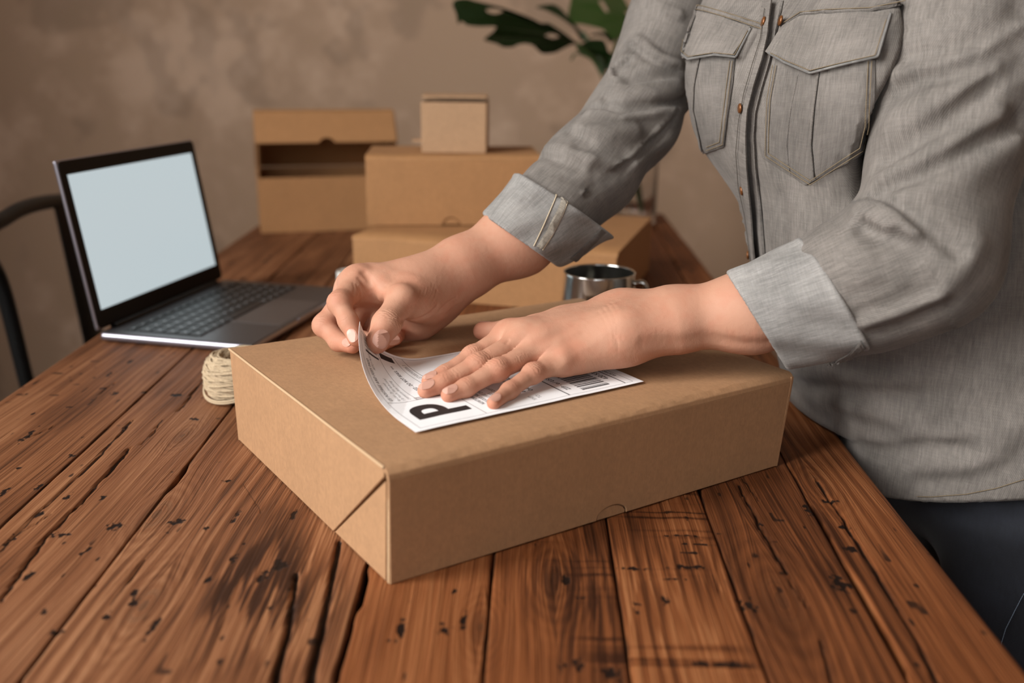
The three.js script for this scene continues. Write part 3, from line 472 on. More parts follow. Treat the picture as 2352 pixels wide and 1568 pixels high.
// ---------------------------------------------------------------- chair beyond the table
{
  const X = -0.74, p = (a, b) => onX(a, b, X), t1 = p(-75, 575), g = thing('metal_chair', 'black metal chair with a curved tube back behind the laptop', 'chair', V(0, 0, 0));
  const top = p(112, 464), mid = p(150, 458), zL = p(-20, 560).z, zc = p(160, 500).z, zR = 2 * zc - zL, yT = top.y;
  const l0 = p(62, 880), l1 = p(0, 645), seatY = 0.45;
  const dirU = l1.clone().sub(l0), foot = l0.clone().addScaledVector(dirU, (seatY - l0.y) / dirU.y);
  const mir = (v) => V(v.x, v.y, 2 * zc - v.z);
  const left = [foot, l0, l1, p(-40, 560), p(-20, 520), p(10, 502), p(40, 484), p(75, 471), p(112, 463), p(150, 458)], right = left.slice(0, -1).reverse().map(mir);
  part('back_tube', tube([...left, ...right], 0.011, 120, 10), M.blackMetal, g);
  const s0 = p(118, 466), s1 = p(192, 800), hw = 0.035, dd = s1.clone().sub(s0), low = s0.clone().addScaledVector(dd, (seatY - s0.y) / dd.y), sx = V(0, 0, -1);
  part('back_splat', sheetGeo((u, v) => s0.clone().lerp(low, v).addScaledVector(sx, u * 2 * hw).add(V(0.002 + 0.006 * Math.sin(u * 3.14), 0, 0)), 6, 10, 0.003), M.blackMetal, g);
  const zs = (foot.z + mir(foot).z) / 2, ws = Math.abs(foot.z - mir(foot).z);
  part('seat', new RoundedBoxGeometry(0.36, 0.018, ws + 0.02, 3, 0.008).translate(X + 0.19, seatY, zs), M.blackMetal, g);
  for (const sx2 of [0, 1]) for (const s of [-1, 1]) part('leg', tube([V(X + 0.03 + sx2 * 0.31, seatY - 0.005, zs + s * (ws / 2 - 0.03)), V(X - 0.02 + sx2 * 0.40, 0.005, zs + s * (ws / 2 + 0.02))], 0.012, 4, 8), M.blackMetal, g);
}
// ---------------------------------------------------------------- steel mug, white cup, twine
{
  const c = at(1377, 625, 1.077), r = 0.0395, h = c.y - TABLE, g = thing('steel_mug', 'shiny stainless steel mug with a handle behind the box', 'mug', V(c.x, TABLE + 0.0005, c.z));
  const pr = [[0, 0], [r + 0.004, 0], [r + 0.0075, 0.002], [r + 0.008, 0.005], [r + 0.0042, h * 0.5], [r, h - 0.002], [r + 0.0008, h], [r - 0.0006, h + 0.0008], [r - 0.0018, h - 0.001], [r + 0.0026, h * 0.5], [r + 0.0064, 0.006], [r + 0.004, 0.003], [0, 0.003]].map((q) => new THREE.Vector2(...q));
  part('cup', new THREE.LatheGeometry(pr, 96), M.steel, g);
  const hx = 0.93, hz = 0.2, hp = (rad, y) => V(rad * hx, y, rad * hz), hand = new THREE.CatmullRomCurve3([hp(r - 0.001, h - 0.012), hp(r + 0.012, h - 0.010), hp(r + 0.016, h - 0.022), hp(r + 0.015, h - 0.052), hp(r + 0.004, h - 0.072)]);
  const hg = new THREE.TubeGeometry(hand, 40, 0.0035, 10); part('handle', hg, M.steel, g);
}
{
  const c = onY(805, 690, TABLE), g = thing('white_cup', 'small white cup half hidden behind the hand and laptop', 'cup', V(c.x, TABLE + 0.0005, c.z)), r = 0.0175, h = 0.042;
  part('bowl', new THREE.LatheGeometry([[0, 0], [r * 0.7, 0], [r * 0.85, 0.004], [r, 0.018], [r, h - 0.001], [r - 0.001, h], [r - 0.002, h - 0.001], [r - 0.0025, 0.018], [0, 0.006]].map((q) => new THREE.Vector2(...q)), 48), M.ceramic, g);
}
const twineTex = dataTex(256, 256, (i, j, c) => { const t = 0.5 + 0.5 * Math.sin((i / 256 * 24 + j / 256 * 6) * 6.283), n = wrapNoise2(i, j, 256, 128, 32, 3), k = 0.62 + 0.2 * t + 0.28 * n; c[0] = 214 * k; c[1] = 190 * k; c[2] = 156 * k; });
twineTex.repeat.set(60, 1);
const twineMat = mat({ map: twineTex, roughness: 0.9 });
{
  const c = onY(556, 908, TABLE), g = thing('twine_ball', 'small hollow ball of natural jute twine behind the box corner', 'twine', V(c.x, TABLE + 0.0005, c.z), 0.4);
  const R = 0.0235, r = 0.0125, hy = 1.72, H = r * hy + 0.0006, tor = (th, ph, k = 1) => V((R + r * k * Math.cos(ph)) * Math.cos(th), H + r * k * hy * Math.sin(ph), (R + r * k * Math.cos(ph)) * Math.sin(th));
  const loops = (p, q, k, n, off) => { const pts = []; for (let i = 0; i < n; i++) { const t = i / n * Math.PI * 2; const w = 1 + 0.03 * Math.sin(i * 12.9898 % 7); pts.push(tor(t * p + off, t * q + 0.4 * Math.sin(t * 3), k * w)); } return new THREE.CatmullRomCurve3(pts, true); };
  const core = new THREE.TorusGeometry(R, r * 0.93, 20, 60); core.rotateX(Math.PI / 2); core.scale(1, hy, 1); core.translate(0, H, 0); part('core', core, twineMat, g);
  part('wound_twine', new THREE.TubeGeometry(loops(83, 29, 0.98, 3600, 0), 5200, 0.00072, 5, true), twineMat, g);
  part('outer_twine', new THREE.TubeGeometry(loops(47, -12, 1.02, 2000, 1), 3200, 0.00072, 5, true), twineMat, g);
  const band = []; for (let i = 0; i < 60; i++) { const t = i / 60 * 6.283; const e = 0.0362, tilt = 0.42; band.push(V(e * Math.cos(t), H - 0.004 + e * tilt * Math.sin(t + 2.2), e * Math.sin(t))); }
  part('tie_strand', [tube(band, 0.0012, 120, 6, true), tube(band.map((v) => v.clone().add(V(0, 0.0019, 0))), 0.0011, 120, 6, true)], twineMat, g);
}
// ---------------------------------------------------------------- vase with monstera leaves
{
  const c = onY(1438, 510, TABLE); const r = 0.060, h = at(1440, 168, 1.97).y - TABLE;
  const v = thing('glass_vase', 'tall clear glass vase holding leaf stems at the table end', 'vase', V(c.x, TABLE + 0.0005, c.z));
  part('vase_wall', new THREE.LatheGeometry([[0, 0], [r - 0.002, 0], [r, 0.003], [r, h - 0.001], [r - 0.0015, h], [r - 0.003, h - 0.001], [r - 0.003, 0.014], [0, 0.012]].map((q) => new THREE.Vector2(...q)), 72), phys({ color: 0xffffff, transmission: 1, thickness: 0.003, roughness: 0.02, ior: 1.48 }), v);
  const Z = (s) => s.trim().split(/\s+/).map((q) => { const [a, b] = q.split(',').map(Number); return [1020 + a / 4.704, b / 4.704]; });
  const leaf = (name, label, out, holes, depth, gx, gy, curve, m, st, sr = 0.0042) => {
    const bunch = thing(name, label, 'leaf', V(0, 0, 0), 0, 'cut leaves in the glass vase');
    const smooth = (pts) => new THREE.CatmullRomCurve3(pts.map((p) => V(p[0], p[1], 0)), true, 'catmullrom', 0.35).getPoints(pts.length * 4).slice(0, -1).map((p) => new THREE.Vector2(p.x, -p.y));
    const o = Z(out), sh = new THREE.Shape(smooth(o)); for (const q of holes) sh.holes.push(new THREE.Path(smooth(Z(q))));
    const cx = o.reduce((s, p) => s + p[0], 0) / o.length, cy = o.reduce((s, p) => s + p[1], 0) / o.length;
    const geo = new THREE.ExtrudeGeometry(sh, { depth: 1.4, bevelEnabled: false, steps: 1 }), p = geo.attributes.position;
    for (let i = 0; i < p.count; i++) { const x = p.getX(i), y = -p.getY(i), dx = (x - cx) / 1100, dy = (y - cy) / 1100; const q = at(x, y, depth + dx * gx + dy * gy + curve * (dx * dx + dy * dy) * 6 + p.getZ(i) * 0.0008); p.setXYZ(i, q.x, q.y, q.z); }
    geo.computeVertexNormals(); part('blade', geo, m, bunch); part('stem', tube([...st.slice(0, -1), st[st.length - 2].clone().lerp(st[st.length - 1], 0.5).add(V(0.004, 0, 0)), st[st.length - 1]], sr, 30, 8), M.stem, bunch);
  };
  const base = (dx, dz) => V(c.x + dx, TABLE + 0.02, c.z + dz);
  leaf('monstera_leaf', 'wide dark monstera leaf with holes, reaching far out over the boxes', '90,50 130,-5 250,-15 330,8 600,72 800,140 950,200 1050,250 1130,250 1260,330 1400,430 1480,500 1400,478 1330,505 1200,570 1080,582 1030,560 960,492 880,472 800,482 740,510 640,510 560,470 430,430 520,350 562,292 500,284 380,288 250,272 190,230 150,262 130,150', ['455,105 540,92 640,118 560,150 480,135', '1090,385 1160,362 1245,392 1180,415'], 1.90, 0.5, 0.6, 0.3, M.leaf, [at(1325, 100, 1.93), at(1372, 150, 1.95), base(0.03, 0.02)]);
  leaf('monstera_leaf', 'broad bright green monstera leaf standing upright beside the sleeve', '1340,170 1360,60 1400,-60 1700,-150 1900,-60 1990,70 2020,112 1950,135 2050,190 2150,120 2330,60 2340,300 2120,420 1900,400 1830,430 1780,380 1700,312 1500,262 1400,250', ['1672,20 1712,8 1775,118 1742,128'], 2.02, 0.4, -0.9, 0.4, M.leafLight, [at(1420, 80, 2.0), at(1405, 160, 1.98), base(-0.02, 0.03)]);
  leaf('monstera_leaf', 'narrow pointed green leaf between the two broad monstera leaves', '990,80 1060,55 1180,45 1260,90 1340,180 1440,290 1540,420 1480,440 1400,300 1250,190 1100,112', [], 1.99, 0.5, 0.3, 0.4, M.leaf, [at(1338, 75, 1.99), at(1380, 140, 1.98), base(0.0, -0.03)]);
  leaf('monstera_leaf', 'small dark leaf hanging low over the rim of the vase', '1560,430 1720,430 1760,500 1780,560 1900,620 1950,720 1800,760 1680,740 1560,620 1460,560 1430,520', [], 1.97, 0.3, 0.5, 0.4, M.leaf, [at(1400, 150, 1.96), at(1410, 180, 1.96), base(0.035, -0.01)]);
  leaf('monstera_leaf', 'thin curved dark leaf strip above the vase rim', '1560,395 1620,360 1740,350 1840,420 1800,470 1740,400 1640,385', [], 2.04, 0.3, 0.2, 0.4, M.leaf, [at(1312, 138, 1.95), at(1322, 122, 1.95), at(1345, 128, 1.95), at(1375, 150, 1.95), base(0.01, 0.01)], 0.0022);
}
const HANDRES = 0.0012, CLOTHRES = 0.004;
// ---------------------------------------------------------------- fields of rounded bones, meshed as one continuous surface
const smin = (a, b, k) => { const h = k - Math.abs(a - b); return h > 0 ? Math.min(a, b) - h * h / (4 * k) : Math.min(a, b); };
function cone(a, b, ra, rb) {                                           // tapered capsule
  const ax = a.x, ay = a.y, az = a.z, dx = b.x - ax, dy = b.y - ay, dz = b.z - az, L = 1 / Math.max(1e-9, dx * dx + dy * dy + dz * dz), dr = rb - ra;
  return (x, y, z) => { const px = x - ax, py = y - ay, pz = z - az; let t = (px * dx + py * dy + pz * dz) * L; t = t < 0 ? 0 : t > 1 ? 1 : t; const ex = px - t * dx, ey = py - t * dy, ez = pz - t * dz; return Math.sqrt(ex * ex + ey * ey + ez * ez) - ra - dr * t; };
}
function ellip(c, ax, ay, az, rx, ry, rz) {                             // ellipsoid on its own axes
  return (x, y, z) => {
    const dx = x - c.x, dy = y - c.y, dz = z - c.z, u = (dx * ax.x + dy * ax.y + dz * ax.z) / rx, v = (dx * ay.x + dy * ay.y + dz * ay.z) / ry, w = (dx * az.x + dy * az.y + dz * az.z) / rz;
    const k0 = Math.sqrt(u * u + v * v + w * w), k1 = Math.sqrt(u * u / (rx * rx) + v * v / (ry * ry) + w * w / (rz * rz)); return k1 < 1e-9 ? -Math.min(rx, ry, rz) : k0 * (k0 - 1) / k1;
  };
}
const blend = (list, k) => (x, y, z) => { let d = list[0](x, y, z); for (let i = 1; i < list.length; i++) d = smin(d, list[i](x, y, z), k); return d; };
const chain = (pts, rs, k) => blend(pts.slice(1).map((p, i) => cone(pts[i], p, rs[i], rs[i + 1])), k);
function gradOf(f, x, y, z, h, out) {
  const a = f(x + h, y - h, z - h), b = f(x - h, y - h, z + h), c = f(x - h, y + h, z - h), d = f(x + h, y + h, z + h);
  out.set(a - b - c + d, -a - b + c + d, -a + b - c + d); const l = out.length() / (4 * h); out.normalize(); return l;
}
function netsOf(f, lo, hi, h, proj = 2) {
  const nx = Math.ceil((hi.x - lo.x) / h) + 1, ny = Math.ceil((hi.y - lo.y) / h) + 1, nz = Math.ceil((hi.z - lo.z) / h) + 1, B = 6, val = new Float32Array(nx * ny * nz), act = [];
  const R = Math.sqrt(3) * B * h * 0.5 * 1.35 + h;
  for (let k = 0; k < nz; k += B) for (let j = 0; j < ny; j += B) for (let i = 0; i < nx; i += B) {
    const d = f(lo.x + (i + B / 2) * h, lo.y + (j + B / 2) * h, lo.z + (k + B / 2) * h), near = Math.abs(d) < R, K = Math.min(nz, k + B), J = Math.min(ny, j + B), I = Math.min(nx, i + B);
    if (near) act.push(i, j, k);
    for (let c = k; c < K; c++) for (let b = j; b < J; b++) for (let a = i; a < I; a++) val[(c * ny + b) * nx + a] = near ? f(lo.x + a * h, lo.y + b * h, lo.z + c * h) : d;
  }
  const vid = new Map(), pos = [], idx = [], sx = 1, sy = nx, sz = nx * ny, off = [0, sx, sy, sx + sy, sz, sz + sx, sz + sy, sz + sx + sy], ED = [[0, 1], [2, 3], [4, 5], [6, 7], [0, 2], [1, 3], [4, 6], [5, 7], [0, 4], [1, 5], [2, 6], [3, 7]];
  const cell = (i, j, k) => {
    const n = (k * ny + j) * nx + i; let id = vid.get(n); if (id !== undefined) return id;
    let x = 0, y = 0, z = 0, m = 0;
    for (const [p, q] of ED) { const a = val[n + off[p]], b = val[n + off[q]]; if ((a < 0) === (b < 0)) continue; const t = a / (a - b); x += (p & 1) + t * ((q & 1) - (p & 1)); y += (p >> 1 & 1) + t * ((q >> 1 & 1) - (p >> 1 & 1)); z += (p >> 2) + t * ((q >> 2) - (p >> 2)); m++; }
    m = Math.max(1, m); id = pos.length / 3; pos.push(lo.x + (i + x / m) * h, lo.y + (j + y / m) * h, lo.z + (k + z / m) * h); vid.set(n, id); return id;
  };
  for (let q = 0; q < act.length; q += 3) for (let k = Math.max(1, act[q + 2]); k < Math.min(nz - 1, act[q + 2] + B); k++) for (let j = Math.max(1, act[q + 1]); j < Math.min(ny - 1, act[q + 1] + B); j++) for (let i = Math.max(1, act[q]); i < Math.min(nx - 1, act[q] + B); i++) {
    const n = (k * ny + j) * nx + i, s = val[n] < 0;
    const quad = (a, b, c, d, flip) => { if (flip) idx.push(a, b, c, a, c, d); else idx.push(a, c, b, a, d, c); };
    if (s !== (val[n + sx] < 0)) quad(cell(i, j - 1, k - 1), cell(i, j, k - 1), cell(i, j, k), cell(i, j - 1, k), s);
    if (s !== (val[n + sy] < 0)) quad(cell(i - 1, j, k - 1), cell(i - 1, j, k), cell(i, j, k), cell(i, j, k - 1), s);
    if (s !== (val[n + sz] < 0)) quad(cell(i - 1, j - 1, k), cell(i, j - 1, k), cell(i, j, k), cell(i - 1, j, k), s);
  }
  const N = pos.length / 3, nor = new Float32Array(N * 3), g = V(0, 0, 0);
  for (let v = 0; v < N; v++) {
    for (let it = 0; it < proj; it++) { const d = f(pos[3 * v], pos[3 * v + 1], pos[3 * v + 2]), l = Math.max(0.3, gradOf(f, pos[3 * v], pos[3 * v + 1], pos[3 * v + 2], h * 0.35, g)), st = clamp(d / l, -h, h); pos[3 * v] -= g.x * st; pos[3 * v + 1] -= g.y * st; pos[3 * v + 2] -= g.z * st; }
    gradOf(f, pos[3 * v], pos[3 * v + 1], pos[3 * v + 2], h * 0.4, g); nor[3 * v] = g.x; nor[3 * v + 1] = g.y; nor[3 * v + 2] = g.z;
  }
  const geo = new THREE.BufferGeometry(); geo.setAttribute('position', new THREE.Float32BufferAttribute(pos, 3)); geo.setAttribute('normal', new THREE.BufferAttribute(nor, 3)); geo.setIndex(idx); return geo;
}
function withUV(geo, fn, period) {                                      // cylindrical uv; triangles across the seam get their own vertices
  const p = Array.from(geo.attributes.position.array), n = Array.from(geo.attributes.normal.array), idx = Array.from(geo.index.array), uv = [];
  for (let i = 0; i < p.length; i += 3) uv.push(...fn(p[i], p[i + 1], p[i + 2]));
  const dup = new Map();
  for (let t = 0; t < idx.length; t += 3) {
    const u = [0, 1, 2].map((q) => uv[2 * idx[t + q]]), mx = Math.max(...u); if (mx - Math.min(...u) < period / 2) continue;
    for (let q = 0; q < 3; q++) if (mx - u[q] > period / 2) { const o = idx[t + q]; let d = dup.get(o); if (d === undefined) { d = p.length / 3; p.push(p[3 * o], p[3 * o + 1], p[3 * o + 2]); n.push(n[3 * o], n[3 * o + 1], n[3 * o + 2]); uv.push(uv[2 * o] + period, uv[2 * o + 1]); dup.set(o, d); } idx[t + q] = d; }
  }
  const g = new THREE.BufferGeometry(); g.setAttribute('position', new THREE.Float32BufferAttribute(p, 3)); g.setAttribute('normal', new THREE.Float32BufferAttribute(n, 3)); g.setAttribute('uv', new THREE.Float32BufferAttribute(uv, 2)); g.setIndex(idx); return g;
}
function hit(f, px, py, t0 = 0.5, t1 = 1.6) {                           // where the ray of a pixel meets a field; a ray that just misses takes the nearest surface
  const d = dirOf(px, py), l = d.length(), o = camera.position; let t = t0, best = 1e9, tb = t0, ok = false;
  for (let i = 0; i < 160 && t < t1; i++) { const s = f(o.x + d.x * t, o.y + d.y * t, o.z + d.z * t); if (s < best) { best = s; tb = t; } if (s < 0.0002) { ok = true; break; } t += Math.max(0.0004, s * 0.8) / l; }
  const p = d.multiplyScalar(ok ? t : tb).add(o);
  if (!ok) { const g = V(0, 0, 0); for (let i = 0; i < 12; i++) { const s = f(p.x, p.y, p.z); if (Math.abs(s) < 0.0003) break; gradOf(f, p.x, p.y, p.z, 0.002, g); p.addScaledVector(g, -s * 0.8); } }
  return p;
}
const pxs = (s) => s.trim().split(/\s+/).map((q) => q.split(',').map(Number));
function foldsOn(f, list) {                                             // [pixels, height (+ out, - in), half width] -> displacement field
  const segs = [];
  for (const [s, h, w] of list) { const P = pxs(s).map(([a, b]) => hit(f, a, b)); for (let i = 0; i + 1 < P.length; i++) { if (P[i].distanceTo(P[i + 1]) > 0.12) continue; segs.push({ c: cone(P[i], P[i + 1], 0, 0), h, w, m: P[i].clone().add(P[i + 1]).multiplyScalar(0.5), r: P[i].distanceTo(P[i + 1]) / 2 + 2.6 * w, s: list.indexOf(s), key: s, t0: i === 0, t1: i + 2 === P.length }); } }
  const keys = [...new Set(segs.map((s) => s.key))], groups = keys.map((k) => segs.filter((s) => s.key === k));
  return (x, y, z) => {
    let out = 0;
    for (const gr of groups) { let best = 1e9; for (const s of gr) { const dx = x - s.m.x, dy = y - s.m.y, dz = z - s.m.z; if (dx * dx + dy * dy + dz * dz > s.r * s.r) continue; const d = s.c(x, y, z); if (d < best) best = d; } if (best < 1e8) { const q = best / gr[0].w; out += gr[0].h * Math.exp(-q * q); } }
    return out;
  };
}
// ---------------------------------------------------------------- the person: bones
const U = V(0, 1, 0);
const hB = (px, py, h) => onY(px, py, TOP + h);
const LH = {                                                            // left hand, flat on the label
  w: hB(1432, 744, 0.038), wU: hB(1436, 771, 0.035), wR: hB(1426, 722, 0.040),
  p: [hB(1292, 829, 0.0188), hB(1224, 857, 0.0155), hB(1170, 897, 0.0085), hB(1134, 925, 0.0062)],
  r: [hB(1248, 798, 0.0265), hB(1143, 849, 0.0180), hB(1070, 890, 0.0092), hB(1030, 907, 0.0068)],
  m: [hB(1207, 780, 0.0305), hB(1097, 838, 0.0195), hB(1018, 880, 0.0100), hB(977, 897, 0.0070)],
  i: [hB(1170, 770, 0.0290), hB(1086, 819, 0.0180), hB(1022, 860, 0.0090), hB(985, 876, 0.0066)],
  t: [hB(1350, 735, 0.030), hB(1232, 755, 0.022), hB(1163, 763, 0.0150), hB(1108, 760, 0.0130)],
};
const RH = {                                                            // right hand, pinching the corner of the label
  w: at(972, 662, 0.868), wU: at(985, 682, 0.885), wR: at(958, 648, 0.858),
  i: [at(820, 652, 0.842), at(780, 695, 0.806), at(800, 738, 0.795), at(817, 778, 0.789)],
  m: [at(812, 658, 0.862), at(745, 747, 0.845), at(778, 784, 0.832), at(810, 794, 0.818)],
  r: [at(835, 676, 0.872), at(800, 772, 0.858), at(868, 788, 0.834), at(908, 776, 0.834)],
  p: [at(872, 704, 0.878), at(842, 770, 0.872), at(884, 785, 0.860), at(915, 772, 0.862)],
  t: [at(985, 698, 0.856), at(924, 690, 0.814), at(888, 743, 0.792), at(866, 786, 0.780)],
};
const ARM = {
  L: { sh: at(2275, -240, 0.80), el: at(2118, 592, 0.737), cuff: at(1725, 716, 0.782), cuff2: at(1925, 672, 0.760) },
  R: { sh: at(1640, -170, 1.06), el: at(1456, 272, 0.985), cuff: at(1190, 548, 0.905), cuff2: at(1290, 468, 0.928) },
};
const SP = { hip: V(0.415, 0.76, -0.872), belly: V(0.392, 0.83, -0.878), waist: V(0.338, 0.92, -0.880), chest: V(0.310, 1.05, -0.912), neck: V(0.285, 1.235, -0.945) };
const bl = V(0.56, 0, 0.83).normalize(), bn = V(-0.83, 0, 0.56).normalize();   // her left, her front
// ---------------------------------------------------------------- skin
function handField(H, side) {
  const fr = { i: [0.0092, 0.0080, 0.0069, 0.0058], m: [0.0094, 0.0082, 0.0071, 0.0060], r: [0.0090, 0.0078, 0.0067, 0.0057], p: [0.0084, 0.0070, 0.0060, 0.0051] };
  if (side === 'R') for (const k in fr) fr[k] = fr[k].map((v) => v * 1.1);
  const palm = [], fingers = [], carpal = { i: H.w.clone().lerp(H.wR, 0.8), m: H.w.clone().lerp(H.wR, 0.25), r: H.w.clone().lerp(H.wU, 0.35), p: H.w.clone().lerp(H.wU, 0.9) };
  for (const k of ['i', 'm', 'r', 'p']) {
    const J = H[k], r = fr[k];
    palm.push(cone(carpal[k], J[0], 0.0150, { i: 0.0108, m: 0.0110, r: 0.0102, p: 0.0084 }[k]));
    const b = [cone(J[0], J[1], r[0] * (k === 'i' && side === 'R' ? 1.30 : 1.10), r[1] * 1.0), cone(J[1], J[2], r[1], r[2]), cone(J[2], J[3], r[2], r[3]), cone(J[1], J[1], r[1] * 1.0, r[1] * 1.0)];
    fingers.push(blend(b, 0.005));
  }
  const down = side === 'L' ? V(0, -1, 0) : bn.clone().multiplyScalar(0).add(V(0.35, -0.7, 0.2)).normalize();
  const mid = H.w.clone().lerp(H.r[0], 0.45), th = H.t;
  palm.push(cone(carpal.p.clone().addScaledVector(down, 0.010), H.p[0].clone().lerp(carpal.p, 0.3).addScaledVector(down, 0.006), 0.0130, 0.0100));
  palm.push(cone(mid, H.m[0].clone().addScaledVector(down, 0.004), 0.013, 0.010), cone(H.i[0], H.m[0], 0.0098, 0.0100), cone(H.m[0], H.r[0], 0.0100, 0.0096), cone(H.r[0], H.p[0], 0.0092, 0.0077), cone(H.m[0].clone().lerp(H.r[0], 0.5).lerp(H.w, 0.12), H.w.clone().lerp(H.wU, 0.3), 0.0112, 0.0160), cone(H.r[0].clone().lerp(H.p[0], 0.6).lerp(H.wU, 0.15), H.wU, 0.0092, 0.0155), cone(H.i[0].clone().lerp(H.m[0], 0.5).lerp(H.w, 0.12), H.wR, 0.0112, 0.0148));
  if (side === 'R') palm.push(cone(at(832, 652, 0.850), at(948, 656, 0.866), 0.0148, 0.0168), cone(at(880, 660, 0.838), at(960, 668, 0.856), 0.0130, 0.0165), cone(at(990, 708, 0.888), at(930, 752, 0.884), 0.0150, 0.0130), cone(at(1010, 700, 0.89), at(968, 742, 0.885), 0.0140, 0.0125), cone(at(900, 720, 0.880), at(960, 735, 0.884), 0.0120, 0.0130));
  const P = blend(palm, 0.013);
  const TR = side === 'R' ? [0.0132, 0.0112, 0.0092] : [0.0122, 0.0100, 0.0082];
  const T = blend([cone(th[0], th[1], 0.0160, TR[0]), cone(th[1], th[2], TR[0] * 0.93, TR[1]), cone(th[2], th[3], TR[1] * 0.98, TR[2])], 0.006);
  const web = cone(th[0].clone().lerp(th[1], 0.45), H.i[0].clone().lerp(carpal.i, 0.45), 0.0085, 0.0095);
  return (x, y, z) => {
    const p = smin(P(x, y, z), web(x, y, z), 0.012); let d = p;
    for (const f of fingers) { const q = f(x, y, z); d = Math.min(d, smin(p, q, 0.0085)); }
    return Math.min(d, smin(p, T(x, y, z), 0.020));
  };
}
function creases(H, dors) {                                             // skin folds over the finger joints
  const L = [];
  for (const k of ['i', 'm', 'r', 'p', 't']) for (const q of [1, 2]) {
    const J = H[k][q], a = H[k][q + 1].clone().sub(H[k][q - 1]).normalize(), n = (dors[k] || dors.all).clone(); n.addScaledVector(a, -n.dot(a)).normalize();
    if (k === 't' && q === 1) continue;
    L.push({ J, a, n, w: q === 1 || k === 't' ? 0.0056 : 0.0032, A: q === 1 || k === 't' ? 0.00026 : 0.00017 });
  }
  return (x, y, z) => {
    let o = 0;
    for (const c of L) {
      const dx = x - c.J.x, dy = y - c.J.y, dz = z - c.J.z; if (dx * dx + dy * dy + dz * dz > 0.00035) continue;
      const u = dx * c.a.x + dy * c.a.y + dz * c.a.z, v = dx * c.n.x + dy * c.n.y + dz * c.n.z; if (v < 0.001) continue;
      const wob = 0.0030 * (noise3(x * 260, y * 260, z * 260) - 0.5);
      o += c.A * sstep(0.001, 0.006, v) * Math.exp(-((u / c.w) ** 2)) * (Math.cos((u + wob) * 2 * Math.PI / 0.0023) * 0.75 - 0.15);
    }
    return o;
  };
}
const toCam = (p) => camera.position.clone().sub(p).normalize();
const dorsL = { all: U.clone(), t: V(0.1, 0.75, -0.5).normalize(), p: V(0.05, 0.9, 0.35).normalize() };
const dorsR = { all: V(-0.75, 0.5, 0.3).normalize(), i: V(-0.85, 0.35, 0.45).normalize(), m: V(-0.8, 0.1, 0.6).normalize(), r: V(0.2, -0.55, 0.85).normalize(), t: toCam(RH.t[3]).add(V(0.10, -0.22, 0)).normalize() };
const radL = [0.0200, 0.0235, 0.0300, 0.0310], radR = [0.0190, 0.0245, 0.0318, 0.0320];
function armField(side) {
  const H = side === 'L' ? LH : RH, A = ARM[side], rad = side === 'L' ? radL : radR;
  const hand = handField(H, side), cr = creases(H, side === 'L' ? dorsL : dorsR);
  const q1 = H.w.clone().lerp(A.cuff, 0.38), fore = blend([cone(H.wR, q1.clone().addScaledVector(H.wR.clone().sub(H.w), 0.55), 0.0165, rad[1] * 0.86), cone(H.wU, q1.clone().addScaledVector(H.wU.clone().sub(H.w), 0.55), 0.0165, rad[1] * 0.86), cone(q1, A.cuff, rad[1], rad[2]), cone(A.cuff, A.cuff2, rad[2], rad[3])], 0.020);
  const base = (x, y, z) => smin(hand(x, y, z), fore(x, y, z), 0.022);
  const F = side === 'L' ? foldsOn(base, [
    ['1441,728 1437,732', 0.0018, 0.010],                                // ulna head
    ['1393,700 1405,716 1415,738 1419,762 1417,790', -0.00025, 0.0016], ['1383,706 1397,726 1408,752 1410,782', -0.0002, 0.0013], ['1402,694 1417,714 1426,742 1428,780', -0.0002, 0.0013], ['1374,716 1389,738 1399,764 1401,790', -0.00015, 0.0012], ['1412,770 1420,790 1419,805', -0.0003, 0.0012],
    ['1420,720 1330,755 1256,800', 0.0004, 0.004], ['1418,712 1310,742 1222,778', 0.0004, 0.004], ['1405,700 1290,735 1185,765', 0.0004, 0.004], ['1425,735 1360,790 1300,825', 0.0003, 0.004],
    ['1335,770 1300,790 1262,812', -0.0004, 0.005], ['1320,750 1260,778 1235,790', -0.0004, 0.005],
    ['1480,788 1560,785 1660,782 1760,790', -0.0016, 0.006],             // between the forearm bones
    ['1163,788 1168,782', -0.0006, 0.0012], ['1295,810 1300,830 1290,845', 0.0012, 0.006],
  ]) : foldsOn(base, [
    ['822,622 830,618', 0.0012, 0.009], ['826,640 838,655 850,668', -0.0010, 0.0022], ['836,628 846,640 855,660 862,690', -0.0016, 0.0035], ['880,668 872,690', 0.0006, 0.003],
    ['1000,655 996,672 986,690 970,706', -0.00022, 0.0010], ['994,652 990,670 980,688 962,706', -0.00022, 0.0010], ['986,660 982,676 972,692 955,706', -0.00022, 0.0010], ['978,662 974,680 962,696 946,706', -0.00022, 0.0010], ['968,668 964,684 952,698 938,704', -0.00022, 0.0010], ['1004,668 1000,684 990,700', -0.0006, 0.0010],
    ['920,737 948,735 985,722 1004,706', -0.0016, 0.0022], ['930,672 940,676', 0.0016, 0.008], ['850,600 900,625 960,640', 0.0006, 0.005],
    ['1010,712 1030,694 1048,684', -0.0007, 0.0014], ['1015,716 1060,690', 0.0006, 0.003], ['820,655 824,668 820,684', -0.0005, 0.0012], ['826,660 830,676 826,694', -0.0005, 0.0012], ['812,650 815,664 812,678', -0.0004, 0.0012],
  ]);
  const f = (x, y, z) => { const d = base(x, y, z); return d > 0.012 || d < -0.012 ? d : d - F(x, y, z) - cr(x, y, z) - 0.00012 * (noise3(x * 420, y * 420, z * 420) - 0.5); };
  return { f, base, hand };
}
const SKIN = new THREE.Color().setRGB(0.485, 0.246, 0.160), SKINRED = new THREE.Color().setRGB(0.48, 0.158, 0.092), SKINPALE = new THREE.Color().setRGB(0.535, 0.315, 0.215);
